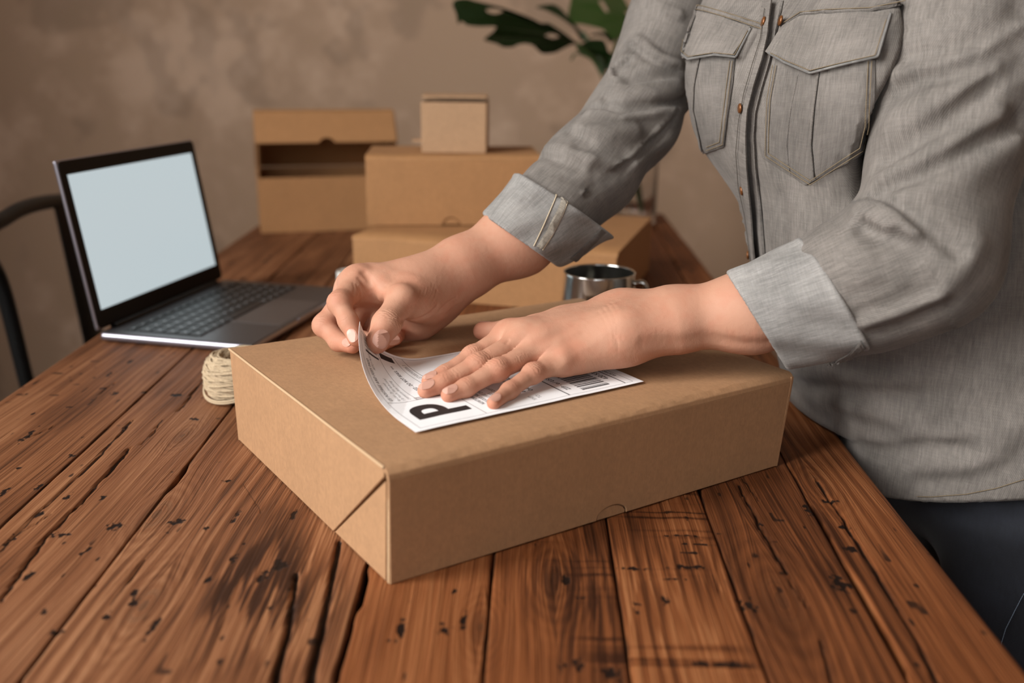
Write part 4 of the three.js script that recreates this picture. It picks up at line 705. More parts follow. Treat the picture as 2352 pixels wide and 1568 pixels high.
function paintSkin(geo, H) {
  const p = geo.attributes.position, c = new Float32Array(p.count * 3), t = new THREE.Color(), spots = [];
  for (const k of ['i', 'm', 'r', 'p', 't']) { spots.push([H[k][1], 0.010, 0.50], [H[k][3], 0.012, 0.60], [H[k][2], 0.008, 0.42], [H[k][0], 0.014, 0.28]); }
  for (let i = 0; i < p.count; i++) {
    const x = p.getX(i), y = p.getY(i), z = p.getZ(i); let r = 0;
    for (const [s, w, a] of spots) { const d = (x - s.x) ** 2 + (y - s.y) ** 2 + (z - s.z) ** 2; if (d < 6 * w * w) r = Math.max(r, a * Math.exp(-d / (w * w))); }
    const n = noise3(x * 55, y * 55, z * 55), m = noise3(x * 190, y * 190, z * 190);
    t.copy(SKIN).lerp(SKINPALE, 0.25 * n).lerp(SKINRED, clamp(1.05 * r + 0.34 * (m - 0.5) + 0.18 * (1 - n) - 0.05)); c[3 * i] = t.r; c[3 * i + 1] = t.g; c[3 * i + 2] = t.b;
  }
  geo.setAttribute('color', new THREE.BufferAttribute(c, 3)); return geo;
}
const skinBump = dataTex(512, 512, (i, j, c) => { const n = 0.45 * wrapNoise(i, j, 512, 90, 51) + 0.35 * wrapNoise(i, j, 512, 180, 52) + 0.2 * wrapNoise2(i, j, 512, 60, 220, 53), r = Math.abs(wrapNoise(i, j, 512, 64, 54) - 0.5) * 2; c[0] = c[1] = c[2] = 255 * (0.35 + 0.5 * n + 0.15 * Math.min(1, r * 3)); }, false);
skinBump.repeat.set(18, 18);
const skinMat = phys({ bumpMap: skinBump, bumpScale: 0.00016, color: 0xffffff, vertexColors: true, roughness: 0.58, specularIntensity: 0.45 });
const nailMat = phys({ color: new THREE.Color().setRGB(0.56, 0.30, 0.225), roughness: 0.40, clearcoat: 0.12, clearcoatRoughness: 0.3 }), nailTip = phys({ color: new THREE.Color().setRGB(0.80, 0.62, 0.50), roughness: 0.3 });
const armL = armField('L'), armR = armField('R');
function boundsOf(pts, m) { const b = new THREE.Box3().setFromPoints(pts); b.expandByScalar(m); return b; }
const person = thing('person', 'person in a grey denim shirt with rolled sleeves pressing a label onto the box', 'person', V(0, 0, 0));
const skinGeos = [];
for (const [A, H, s] of [[armL, LH, 'L'], [armR, RH, 'R']]) {
  const bh = boundsOf([H.w, ...['i', 'm', 'r', 'p', 't'].flatMap((k) => H[k])], 0.026), bf = boundsOf([H.wU, H.wR, ARM[s].cuff, ARM[s].cuff2], 0.045);
  const all = bh.clone().union(bf);
  skinGeos.push(paintSkin(netsOf(A.f, all.min, all.max, HANDRES), H));
}
{ // neck and head, above the picture, and the trunk under the shirt
  const hc = V(0.215, 1.415, -0.965), fw = V(-0.80, -0.42, 0.43).normalize(), sd = U.clone().cross(fw).normalize(), hu = fw.clone().cross(sd).normalize(), P = (a, b, c) => hc.clone().addScaledVector(fw, a).addScaledVector(hu, b).addScaledVector(sd, c);
  const skull = ellip(P(-0.01, 0.025, 0), fw, hu, sd, 0.092, 0.098, 0.074), jaw = ellip(P(0.026, -0.052, 0), fw, hu, sd, 0.058, 0.062, 0.052), nose = cone(P(0.084, 0.012, 0), P(0.100, -0.022, 0), 0.006, 0.010), brow = cone(P(0.076, 0.030, -0.03), P(0.076, 0.030, 0.03), 0.009, 0.009), lip = cone(P(0.080, -0.055, -0.014), P(0.080, -0.055, 0.014), 0.0075, 0.0075), lip2 = cone(P(0.079, -0.064, -0.012), P(0.079, -0.064, 0.012), 0.0075, 0.0075), chin = cone(P(0.068, -0.095, 0), P(0.066, -0.095, 0), 0.016, 0.016);
  const eyes = [-1, 1].map((s) => cone(P(0.084, 0.008, s * 0.031), P(0.084, 0.008, s * 0.031), 0.012, 0.012)), ears = [-1, 1].map((s) => ellip(P(-0.006, -0.004, s * 0.076), fw, hu, sd, 0.018, 0.030, 0.007));
  const face = blend([skull, jaw, nose, brow, chin], 0.014), f = (x, y, z) => { let d = smin(face(x, y, z), Math.min(lip(x, y, z), lip2(x, y, z)), 0.004); for (const e of eyes) d = Math.max(d, -e(x, y, z) + 0.002); for (const e of ears) d = smin(d, e(x, y, z), 0.006); return smin(d, neck(x, y, z), 0.02); };
  const neck = blend([cone(P(-0.03, -0.04, 0), SP.neck, 0.05, 0.056), cone(SP.neck, SP.chest, 0.06, 0.08), cone(SP.neck, ARM.L.sh, 0.035, 0.03), cone(SP.neck, ARM.R.sh, 0.035, 0.03), cone(ARM.L.sh, ARM.L.el, 0.026, 0.024), cone(ARM.R.sh, ARM.R.el, 0.022, 0.020), cone(ARM.L.el, ARM.L.cuff2, 0.024, 0.026), cone(ARM.R.el, ARM.R.cuff2, 0.020, 0.026), cone(SP.chest, SP.belly, 0.07, 0.07)], 0.015);
  const b = boundsOf([hc, SP.belly, ARM.L.sh, ARM.R.sh, ARM.L.el, ARM.R.el, ARM.L.cuff2, ARM.R.cuff2], 0.13), g = netsOf(f, b.min, b.max, 0.007, 1), nowhere = { i: [], m: [], r: [], p: [], t: [] };
  for (const k in nowhere) nowhere[k] = [0, 1, 2, 3].map(() => V(9, 9, 9)); skinGeos.push(paintSkin(g, nowhere));
  const cap = ellip(P(-0.026, 0.035, 0), fw, hu, sd, 0.100, 0.102, 0.086), bun = ellip(P(-0.13, 0.03, 0), fw, hu, sd, 0.042, 0.042, 0.045), cut = (x, y, z) => (x - hc.x) * fw.x + (y - hc.y) * fw.y + (z - hc.z) * fw.z - 0.045 - 0.5 * Math.max(0, (x - hc.x) * hu.x + (y - hc.y) * hu.y + (z - hc.z) * hu.z - 0.05);
  const hf = (x, y, z) => Math.max(smin(cap(x, y, z), bun(x, y, z), 0.02), cut(x, y, z)) - 0.0015 * Math.sin(60 * Math.atan2((x - hc.x) * sd.x + (z - hc.z) * sd.z, y - hc.y)), hb = boundsOf([hc, P(-0.13, 0.03, 0)], 0.14);
  part('hair', netsOf(hf, hb.min, hb.max, 0.006, 1), mat({ color: 0x3a2416, roughness: 0.5 }), person);
  var eyeSpots = [-1, 1].map((s) => P(0.0755, 0.008, s * 0.031));
}
{
  const pos = [], nor = [], col = [], idx = []; let o = 0;
  for (const g of skinGeos) { pos.push(g.attributes.position.array); nor.push(g.attributes.normal.array); col.push(g.attributes.color.array); for (const i of g.index.array) idx.push(i + o); o += g.attributes.position.count; }
  const cat = (l) => { const n = l.reduce((s, a) => s + a.length, 0), r = new Float32Array(n); let k = 0; for (const a of l) { r.set(a, k); k += a.length; } return r; };
  const g = new THREE.BufferGeometry(); g.setAttribute('position', new THREE.BufferAttribute(cat(pos), 3)); g.setAttribute('normal', new THREE.BufferAttribute(cat(nor), 3)); g.setAttribute('color', new THREE.BufferAttribute(cat(col), 3)); g.setIndex(idx);
  { const P = g.attributes.position, uv = new Float32Array(P.count * 2); for (let i = 0; i < P.count; i++) { uv[2 * i] = P.getX(i) + 0.3 * P.getY(i); uv[2 * i + 1] = P.getZ(i) - 0.7 * P.getY(i); } g.setAttribute('uv', new THREE.BufferAttribute(uv, 2)); }
  var body = part('body', g, skinMat, person, 'bare forearms and hands');
}
for (const e of eyeSpots) part('eye', new THREE.SphereGeometry(0.0115, 20, 14).translate(e.x, e.y, e.z), phys({ color: 0x4a3222, roughness: 0.1 }), body);
function nail(A, tip, prev, n, len, wid, back = 0.0) {                    // a curved plate laid on the fingertip
  const a = tip.clone().sub(prev).normalize(); n = n.clone().addScaledVector(a, -n.dot(a)).normalize(); const s = a.clone().cross(n).normalize(), g = V(0, 0, 0);
  const P = (u, v) => { const y = (v - 0.5) * 2, x = (u - 0.5) * 2, sq = x * Math.sqrt(1 - 0.44 * y * y), yl = 0.5 + 0.5 * y * Math.sqrt(1 - 0.40 * x * x); const q = tip.clone().addScaledVector(a, (yl - 0.62 - back) * len).addScaledVector(s, sq * wid).addScaledVector(n, 0.014); for (let i = 0; i < 40; i++) { const d = A.f(q.x, q.y, q.z); if (d < 0.00006) break; q.addScaledVector(n, -d * 0.8); if (q.clone().sub(tip).dot(n) < -0.002) break; } const e = Math.max(Math.abs(x), Math.abs(y)); q.addScaledVector(n, mix(0.00042, 0.00004, sstep(0.70, 1, e)) + 0.0003 * sstep(0.5, 1, y)); return q; };
  part('fingernail', sheetGeo(P, 16, 18, -0.00022), nailMat, body);
}
nail(armL, LH.m[3], LH.m[2], dorsL.all.clone().add(V(-0.05, 0, 0.25)), 0.0125, 0.0046); nail(armL, LH.r[3], LH.r[2], dorsL.all.clone().add(V(0, 0, 0.25)), 0.0118, 0.0044); nail(armL, LH.p[3], LH.p[2], dorsL.p, 0.0100, 0.0037); nail(armL, LH.i[3], LH.i[2], dorsL.all, 0.0118, 0.0044); nail(armL, LH.t[3], LH.t[2], dorsL.t, 0.0125, 0.0048);
nail(armR, RH.t[3], RH.t[2], dorsR.t, 0.0150, 0.0066, -0.12); nail(armR, RH.i[3], RH.i[2], V(-0.15, 0.35, 0.9), 0.011, 0.0042); nail(armR, RH.m[3], RH.m[2], V(-0.1, 0.6, 0.8), 0.0105, 0.0042); nail(armR, RH.r[3], RH.r[2], V(0.8, 0.2, 0.6), 0.0105, 0.0040);
// ---------------------------------------------------------------- clothes
const denimTex = dataTex(1024, 1024, (i, j, c) => {
  const slub = wrapNoise2(i, j, 1024, 300, 26, 31) * 0.40 + wrapNoise2(i, j, 1024, 120, 12, 32) * 0.25 + wrapNoise2(i, j, 1024, 512, 40, 33) * 0.35, tw = 0.5 + 0.5 * Math.sin((i * 0.82 + j * 0.41) * 2 * Math.PI / 5.12), cl = wrapNoise(i, j, 1024, 7, 34) * 0.6 + wrapNoise(i, j, 1024, 19, 35) * 0.4, weft = wrapNoise2(i, j, 1024, 30, 300, 36);
  const k = 0.82 + 0.24 * (slub - 0.5) + 0.09 * (tw - 0.5) + 0.17 * (cl - 0.5) + 0.06 * (weft - 0.5) + 0.09 * (hash2(i, j, 38) - 0.5);
  c[0] = 255 * k; c[1] = 254 * k; c[2] = 253 * k;
});
const denimBump = dataTex(512, 512, (i, j, c) => { c[0] = c[1] = c[2] = 128 + 60 * Math.sin((i * 0.82 + j * 0.41) * 2 * Math.PI / 5.12) + 60 * (wrapNoise2(i, j, 512, 200, 20, 3) - 0.5); }, false);
const denimOf = (r, g, b, rep = 5) => { const t = denimTex.clone(), u = denimBump.clone(); t.repeat.set(rep, rep); u.repeat.set(rep * 2, rep * 2); t.needsUpdate = u.needsUpdate = true; return phys({ color: new THREE.Color().setRGB(r, g, b), map: t, bumpMap: u, bumpScale: 0.00022, roughness: 0.88, sheen: 0.25, sheenRoughness: 0.6, sheenColor: new THREE.Color(0.8, 0.78, 0.75) }); };
const denim = denimOf(0.255, 0.228, 0.204), denimCuff = denimOf(0.40, 0.384, 0.364), denimSeam = denimOf(0.232, 0.208, 0.187), jeansMat = denimOf(0.013, 0.016, 0.025, 6);
const threadMat = mat({ color: 0x7a6a52, roughness: 0.8 }), threadPale = mat({ color: 0xc9b79a, roughness: 0.85 }), buttonMat = phys({ color: 0x7a4a22, metalness: 0.5, roughness: 0.38, clearcoat: 0.3 });

// shirt body
const torsoBase = (() => {
  const E = (c, f, s, rn, ry, rl) => ellip(c.clone().addScaledVector(bn, f).addScaledVector(bl, s), bn, U, bl, rn, ry, rl);
  const spine = blend([E(SP.hip, 0, 0, 0.128, 0.15, 0.178), E(SP.belly, 0.004, 0, 0.122, 0.12, 0.168), E(SP.waist, 0.004, 0, 0.108, 0.12, 0.146), E(SP.chest, 0.0, 0, 0.116, 0.15, 0.158)], 0.05);
  const breast = [E(SP.chest, 0.062, 0.072, 0.064, 0.072, 0.070), E(SP.chest, 0.062, -0.072, 0.064, 0.072, 0.070)];
  const upR = ellip(SP.chest.clone().addScaledVector(bn, 0.030).addScaledVector(bl, -0.108).add(V(0, 0.062, 0)), bn, U, bl, 0.066, 0.105, 0.052);
  const sh = blend([cone(ARM.L.sh, SP.neck, 0.062, 0.066), cone(ARM.R.sh, SP.neck, 0.062, 0.066)], 0.04);
  return (x, y, z) => { let d = smin(spine(x, y, z), sh(x, y, z), 0.08); d = smin(d, Math.min(breast[0](x, y, z), breast[1](x, y, z)), 0.055); return smin(d, upR(x, y, z), 0.05); };
})();
const hemY = (x, y, z) => { const s = (x - SP.hip.x) * bl.x + (z - SP.hip.z) * bl.z; return 0.711 - 0.010 * Math.cos(s / 0.17 * 3.0) + 0.20 * clamp(s + 0.03, 0, 0.2); };
const torsoFold = foldsOn(torsoBase, [
  ['1814,884 1913,893 2002,906 2181,902', -0.005, 0.011], ['1850,860 1950,868 2080,872', 0.003, 0.014], ['1913,947 2002,982 2047,996', -0.004, 0.010], ['1900,925 2000,955 2090,975', 0.003, 0.012],
  ['1984,1031 2047,1036 2127,1023 2212,1031', -0.006, 0.009], ['2000,1012 2080,1010 2180,1004', 0.0035, 0.011], ['2127,1107 2225,1103 2292,1081 2352,1036', -0.005, 0.012], ['2100,1085 2220,1080 2300,1050', 0.003, 0.012],
  ['1820,905 1870,950 1930,985', -0.003, 0.008], ['2200,950 2290,940 2352,915', -0.003, 0.012], ['1990,830 2080,850 2180,845', -0.003, 0.012],
  ['1830,470 1850,520 1860,600', 0.002, 0.010], ['1930,470 1940,560', -0.002, 0.012], ['1790,450 1800,520 1805,590', -0.0018, 0.008], ['2000,440 1960,480 1930,520', 0.003, 0.012],
  ['1620,380 1660,470 1690,540', -0.0015, 0.007],
  ['1555,8 1620,22 1690,42 1755,66', 0.0012, 0.004], ['1800,60 1838,36 1900,30 1990,26 2080,12', 0.0012, 0.004],
]);
const smax = (a, b, k) => -smin(-a, -b, k);
const armHole = [cone(ARM.L.sh, ARM.L.el, 0.072, 0.056), cone(ARM.L.el, ARM.L.cuff2, 0.056, 0.052), cone(ARM.R.sh.clone().lerp(ARM.R.el, 0.35), ARM.R.el, 0.052, 0.052)];
const torsoF = (x, y, z) => {
  let d = torsoBase(x, y, z); if (d < 0.02 && d > -0.02) d -= torsoFold(x, y, z) + 0.0022 * (noise3(x * 26, y * 14, z * 26) - 0.5);
  if (y < 1.2) for (const a of armHole) d = smax(d, -a(x, y, z), 0.022);
  const tb = Math.max(x - 0.2935, y - (TABLE + 0.0022)); d = smax(d, -tb, 0.006);           // the cloth is held off by the table edge
  return Math.max(d, hemY(x, y, z) - y, y - 1.285);
};
let shirt;
{
  const b = boundsOf([SP.hip, SP.belly, SP.chest, ARM.L.sh, ARM.R.sh, SP.neck], 0.2); b.min.y = 0.70; b.max.y = 1.30;
  const g = withUV(netsOf(torsoF, b.min, b.max, CLOTHRES), (x, y, z) => { const c = SP.chest, dx = x - 0.37, dz = z + 0.89, a = Math.atan2(-(dx * bl.x + dz * bl.z), -(dx * bn.x + dz * bn.z)); void c; return [(a + Math.PI) * 0.15, y]; }, 2 * Math.PI * 0.15);
  shirt = part('shirt', g, denim, person, 'grey washed denim shirt');
}
// sleeves
function sleeve(side) {
  const A = ARM[side], L = side === 'L';
  const P = L ? [A.sh, A.sh.clone().lerp(A.el, 0.5).add(V(0.004, 0, 0)), A.el, A.cuff2.clone().lerp(A.el, 0.25), A.cuff2.clone().lerp(A.cuff, 0.2)] : [A.sh, A.sh.clone().lerp(A.el, 0.5).add(V(0, 0, 0)), A.el, A.el.clone().lerp(A.cuff2, 0.6), A.cuff2.clone().lerp(A.cuff, 0.25)];
  const R = L ? [0.076, 0.0645, 0.051, 0.0480, 0.044] : [0.052, 0.046, 0.0445, 0.0445, 0.0435];
  const base = chain(P, R, L ? 0.03 : 0.02);
  const F = foldsOn(base, L ? [
    ['2082,139 2158,122 2242,97 2309,63 2343,25', -0.0080, 0.0085], ['2061,210 2107,181 2179,168 2263,139 2352,84', -0.0096, 0.0076], ['2035,370 2094,328 2179,274 2242,219 2305,168 2352,135', -0.0104, 0.0076], ['2031,433 2115,400 2179,370 2263,320 2339,278', -0.0096, 0.0076],
    ['2070,165 2150,145 2250,118 2340,60', 0.0064, 0.0093], ['2050,290 2120,250 2200,215 2290,170', 0.0080, 0.0110], ['2035,410 2110,370 2190,330 2290,270', 0.0072, 0.0093], ['2030,470 2120,440 2220,400 2330,330', 0.0048, 0.0119],
    ['2006,455 2056,476 2115,513 2200,577', -0.0112, 0.0059], ['2000,478 2050,500 2100,530', 0.0080, 0.0068], ['1985,518 2023,543 2048,547', -0.0128, 0.0051], ['2000,505 2030,525', 0.0080, 0.0051], ['1985,488 2040,510', 0.0110, 0.0100], ['1988,520 2050,548 2100,575', -0.0110, 0.0070], ['2000,560 2060,600 2130,650', -0.0045, 0.0090], ['1900,610 1950,600 1990,575', 0.0030, 0.0090], ['1980,719 2069,688 2136,665', -0.0064, 0.0068], ['1990,740 2080,710 2150,680', 0.0048, 0.0068], ['2150,660 2200,620 2240,560', 0.0048, 0.0102], ['1960,680 2030,660', -0.0048, 0.0059], ['2010,770 2090,745 2170,700', -0.0048, 0.0068],
  ] : [
    ['1420,168 1416,154 1434,143', -0.0160, 0.0043], ['1412,185 1406,160 1430,134', 0.0064, 0.0051], ['1449,182 1502,171 1556,161', -0.0096, 0.0059], ['1463,93 1495,118 1520,136 1559,150', 0.0080, 0.0051], ['1455,105 1490,132 1530,150', -0.0064, 0.0051], ['1500,5 1530,25 1560,35', 0.0048, 0.0051],
    ['1356,261 1431,266 1502,257 1577,243', 0.0096, 0.0051], ['1350,250 1431,255 1502,247 1575,232', -0.0096, 0.0059], ['1391,221 1399,246 1420,258', -0.0064, 0.0051], ['1440,220 1500,215 1560,205', 0.0048, 0.0102],
    ['1334,336 1377,343 1431,354', -0.0048, 0.0068], ['1310,300 1330,312 1350,320', -0.0058, 0.0059], ['1340,300 1400,305 1460,300', 0.0048, 0.0085], ['1234,361 1288,371 1330,380', -0.0038, 0.0068], ['1260,340 1310,350 1360,365', 0.0048, 0.0076], ['1370,390 1400,400 1430,395', -0.0038, 0.0068], ['1300,410 1340,425 1370,425', -0.0029, 0.0059],
    ['1552,250 1506,307 1456,354 1413,386 1341,443', 0.0035, 0.0024], ['1560,258 1514,315 1464,362 1420,394 1350,450', -0.0048, 0.0034], ['1540,320 1500,345 1460,375', 0.0048, 0.0068],
  ]);
  const f = (x, y, z) => { const d = base(x, y, z); return d > 0.025 || d < -0.025 ? d : d - F(x, y, z) - 0.003 * (noise3(x * 30, y * 30, z * 30) - 0.5); };
  const b = boundsOf(P, 0.085), g = netsOf(f, b.min, b.max, CLOTHRES);
  const ax = [], LEN = [0]; for (let i = 0; i < P.length - 1; i++) { ax.push(P[i + 1].clone().sub(P[i])); LEN.push(LEN[i] + ax[i].length()); }
  const side0 = V(0, 0, -1);
  const uvf = (x, y, z) => { let best = 1e9, v = 0, th = 0; for (let i = 0; i < ax.length; i++) { const p = V(x, y, z).sub(P[i]), t = p.dot(ax[i]) / ax[i].lengthSq(), tc = clamp(t), q = p.clone().addScaledVector(ax[i], -tc), d = q.length(); if (d < best) { best = d; v = LEN[i] + t * (LEN[i + 1] - LEN[i]); const e = ax[i].clone().normalize(), s = side0.clone().addScaledVector(e, -side0.dot(e)).normalize(), w = e.clone().cross(s); q.addScaledVector(e, -q.dot(e)); th = Math.atan2(q.dot(w), -q.dot(s)); } } return [(th + Math.PI) * 0.05, v]; };
  return { f, base, mesh: part('sleeve', withUV(g, uvf, 2 * Math.PI * 0.05), denim, shirt) };
}
const slL = sleeve('L'), slR = sleeve('R');
// rolled cuffs: a thick band of the paler inside of the cloth, open towards the hand
function cuff(side) {
  const L = side === 'L', A = ARM[side];
  const r1 = L ? { a: [1668, 628], b: [1800, 838] } : { a: [1114, 497], b: [1266, 603] }, r2 = L ? { a: [1846, 556], b: [1990, 798] } : { a: [1190, 400], b: [1392, 531] };
  const d1 = L ? 0.775 : 0.902, d2 = L ? 0.756 : 0.926, mk = (r, d) => ({ c: at((r.a[0] + r.b[0]) / 2, (r.a[1] + r.b[1]) / 2, d), r: Math.hypot(r.a[0] - r.b[0], r.a[1] - r.b[1]) / 2 / FOCAL * d });
  const m1 = mk(r1, d1), m2 = mk(r2, d2), ax = m2.c.clone().sub(m1.c), len = ax.length(), e = ax.clone().normalize(), T = 0.0028;
  const s = V(0, 1, 0).addScaledVector(e, -e.y).normalize(), w = e.clone().cross(s);
  // the mouth is cut square to the picture of its rim: shear the ends so that both rims run as seen
  const rim = (r, d) => { const u = at(r.b[0], r.b[1], d).sub(at(r.a[0], r.a[1], d)).normalize(), v = toCam(m1.c), n = u.clone().cross(v).normalize(); return n.dot(e) < 0 ? n.negate() : n; };
  const n1 = rim(r1, d1), n2 = rim(r2, d2);
  const shell = (x, y, z) => {
    const px = x - m1.c.x, py = y - m1.c.y, pz = z - m1.c.z, t = px * e.x + py * e.y + pz * e.z, qx = px - t * e.x, qy = py - t * e.y, qz = pz - t * e.z, rad = Math.sqrt(qx * qx + qy * qy + qz * qz), a = Math.atan2(qx * w.x + qy * w.y + qz * w.z, qx * s.x + qy * s.y + qz * s.z);
    const R = mix(m1.r, m2.r, clamp(t / len, -0.3, 1.3)) * (L ? 0.98 : 1.02) + 0.0012 * Math.sin(a * 5 + t * 40) + 0.0010 * Math.sin(a * 9 - t * 90) + 0.0008 * (noise3(x * 70, y * 70, z * 70) - 0.5);
    const e1 = -(px * n1.x + py * n1.y + pz * n1.z), e2 = (x - m2.c.x) * n2.x + (y - m2.c.y) * n2.y + (z - m2.c.z) * n2.z;
    const th = T + 0.0012 * sstep(0.008, 0, -e2) ; const body = Math.abs(rad - R) - th, k = 0.004, cut = Math.max(e1, e2);
    const h = Math.max(k - Math.abs(body - cut), 0); return Math.max(body, cut) + h * h / (4 * k);
  };
  const R = Math.max(m1.r, m2.r) + 0.012, b = boundsOf([m1.c, m2.c], R + 0.03), g = netsOf(shell, b.min, b.max, 0.0022);
  const per = 2 * Math.PI * 0.045, uvf = (x, y, z) => { const p = V(x, y, z).sub(m1.c); return [(Math.atan2(p.dot(w), -p.dot(s)) + Math.PI) * 0.045, p.dot(e)]; };
  const mesh = part('cuff', withUV(g, uvf, per), denimCuff, shirt, 'paler rolled cuff');
  return { f: shell, mesh, m1, m2 };
}
const cuL = cuff('L'), cuR = cuff('R');
// pieces sewn onto the cloth: laid on its surface, with their own thickness
function patch(f, P, nu, nv, lift, thick, m, name, parent, rough = 0.0005) {
  const g = V(0, 0, 0), memo = new Map();
  const pt = (u, v) => { const [a, b] = P(u, v), q = hit(f, a, b); gradOf(f, q.x, q.y, q.z, 0.004, g); const n = g.clone().lerp(toCam(q), 0.35).normalize(), e = Math.min(u, 1 - u, v, 1 - v); return q.addScaledVector(n, (typeof lift === 'function' ? lift(u, v) : lift * sstep(-0.01, 0.06, e)) + thick + rough * (noise3(q.x * 160, q.y * 60, q.z * 160) - 0.5) * 2); };
  const flipped = (() => { const a = pt(0.5, 0.5), b = pt(0.55, 0.5).sub(a), c = pt(0.5, 0.55).sub(a); return b.cross(c).dot(toCam(a)) < 0; })();
  void memo; const W = pt(0, 0.5).distanceTo(pt(1, 0.5)), H = pt(0.5, 0).distanceTo(pt(0.5, 1));
  return part(name, sheetGeo((u, v) => pt(flipped ? 1 - u : u, v), nu, nv, thick, (u, v) => [u * W, 1 - v * H]), m, parent);
}
function along(poly, t) { const P = pxs(poly), L = [0]; for (let i = 1; i < P.length; i++) L.push(L[i - 1] + Math.hypot(P[i][0] - P[i - 1][0], P[i][1] - P[i - 1][1])); const d = t * L[L.length - 1]; let i = 1; while (i < P.length - 1 && L[i] < d) i++; const f = (d - L[i - 1]) / (L[i] - L[i - 1]); return [mix(P[i - 1][0], P[i][0], f), mix(P[i - 1][1], P[i][1], f)]; }
const between = (A, B) => (u, v) => { const a = along(A, u), b = along(B, u); return [mix(a[0], b[0], v), mix(a[1], b[1], v)]; };
function stitches(f, poly, lift, m, parent, step = 5.2, r = 0.00038) {   // a row of short threads
  const P = pxs(poly); let L = 0; for (let i = 1; i < P.length; i++) L += Math.hypot(P[i][0] - P[i - 1][0], P[i][1] - P[i - 1][1]);
  const n = Math.max(2, Math.round(L / step)), g = V(0, 0, 0), out = [], Q = (t) => { const [a, b] = along(poly, clamp(t)), q = hit(f, a, b); gradOf(f, q.x, q.y, q.z, 0.003, g); return q.addScaledVector(g.lerp(toCam(q), 0.4).normalize(), lift); };
  for (let i = 0; i < n; i++) { const a = Q((i + 0.12) / n), b = Q((i + 0.80) / n); if (a.distanceTo(b) > 0.02) continue; out.push(new THREE.CapsuleGeometry(r, a.distanceTo(b), 2, 5).applyQuaternion(new THREE.Quaternion().setFromUnitVectors(U, b.clone().sub(a).normalize())).translate((a.x + b.x) / 2, (a.y + b.y) / 2, (a.z + b.z) / 2)); }
  if (out.length) part('stitching', out, m, parent);
}
// pockets
const pkL = patch(torsoF, (u, v) => { const a = along('1782,135 1768,220 1756,300 1753,362', v), b = along('2010,125 2010,200 2002,290 1988,350', v); const tip = v > 0.0 ? 68 * (1 - Math.abs(u - 0.42) / (u < 0.42 ? 0.42 : 0.58)) * v ** 3 : 0; return [mix(a[0], b[0], u), mix(a[1], b[1], u) + tip]; }, 44, 40, 0.0016, 0.0012, denimSeam, 'pocket', shirt);
const pkR = patch(torsoF, (u, v) => { const a = along('1562,128 1572,190 1590,260 1616,345', v), b = along('1690,128 1684,190 1672,270 1664,337', v); return [mix(a[0], b[0], u), mix(a[1], b[1], u) + 8 * (1 - u) * v ** 3]; }, 28, 40, 0.0016, 0.0012, denimSeam, 'pocket', shirt);
patch(torsoF, (u, v) => { const a = along('1800,60 1838,38 1900,34 1980,30 2046,30', u), b = along('1764,122 1800,142 1861,168 1930,150 2018,130', u); return [mix(a[0], b[0], v), mix(a[1], b[1], v)]; }, 44, 18, (u, v) => 0.0012 + 0.0046 * v + 0.0009 * v * Math.sin(u * 47 + 3 * Math.sin(u * 9)) * Math.sin(v * 5), 0.0016, denim, 'pocket_flap', shirt, 0.0010);
patch(torsoF, (u, v) => { const a = along('1549,14 1600,24 1660,40 1726,64', u), b = along('1527,86 1545,108 1581,136 1640,126 1692,131', u); return [mix(a[0], b[0], v), mix(a[1], b[1], v)]; }, 34, 18, (u, v) => 0.0012 + 0.0046 * v + 0.0009 * v * Math.sin(u * 47 + 3 * Math.sin(u * 9)) * Math.sin(v * 5), 0.0016, denim, 'pocket_flap', shirt, 0.0010);
const on = (lift) => (x, y, z) => torsoF(x, y, z) - lift;
stitches(on(0.0076), '1770,122 1803,138 1861,162 1930,145 2010,127 2036,45', 0.0008, threadMat, shirt);
stitches(on(0.0076), '1533,84 1550,104 1582,130 1640,121 1688,126 1718,70', 0.0008, threadMat, shirt);
function piping(f, poly, lift, r, m) { const P = [], n = 60, q3 = V(0, 0, 0); for (let i = 0; i <= n; i++) { const [a, b] = along(poly, i / n), q = hit(f, a, b); gradOf(f, q.x, q.y, q.z, 0.003, q3); P.push(q.addScaledVector(q3.clone().lerp(toCam(q), 0.35).normalize(), lift)); } return part('edge_piping', tube(P, r, 120, 6), m, shirt); }
piping(on(0.0062), '1765,121 1800,142 1861,168 1930,150 2017,130 2046,32', 0.0008, 0.0011, denimCuff); piping(on(0.0062), '1528,86 1545,108 1581,136 1640,126 1691,131 1725,66', 0.0008, 0.0011, denimCuff);
for (const s of ['1775,150 1762,230 1759,300 1758,358 1862,424 1982,346 1995,290 2003,140', '1783,150 1769,230 1766,300 1765,352 1862,415 1974,340 1987,290 1995,140']) stitches(on(0.0024), s, 0.0007, threadMat, shirt, 4.6);
for (const s of ['1683,140 1677,190 1667,270 1660,332 1622,346', '1677,140 1670,190 1660,270 1653,326 1622,338']) stitches(on(0.0024), s, 0.0007, threadMat, shirt, 4.6);
patch(torsoF, between('1887,160 1874,260 1869,330 1874,405', '1879,160 1866,260 1861,330 1868,402'), 16, 3, (u, v) => 0.0016 + 0.0024 * (1 - v), 0.0008, denim, 'pleat', shirt);
patch(torsoF, between('1838,172 1820,260 1812,330 1818,392', '1834,172 1816,260 1808,330 1814,390'), 16, 3, (u, v) => 0.0016 + 0.0014 * (1 - v), 0.0006, denim, 'pleat', shirt);
patch(torsoF, between('1613,134 1600,200 1598,250 1619,345', '1607,134 1594,200 1592,250 1610,338'), 16, 3, (u, v) => 0.0016 + 0.0024 * (1 - v), 0.0008, denim, 'pleat', shirt);
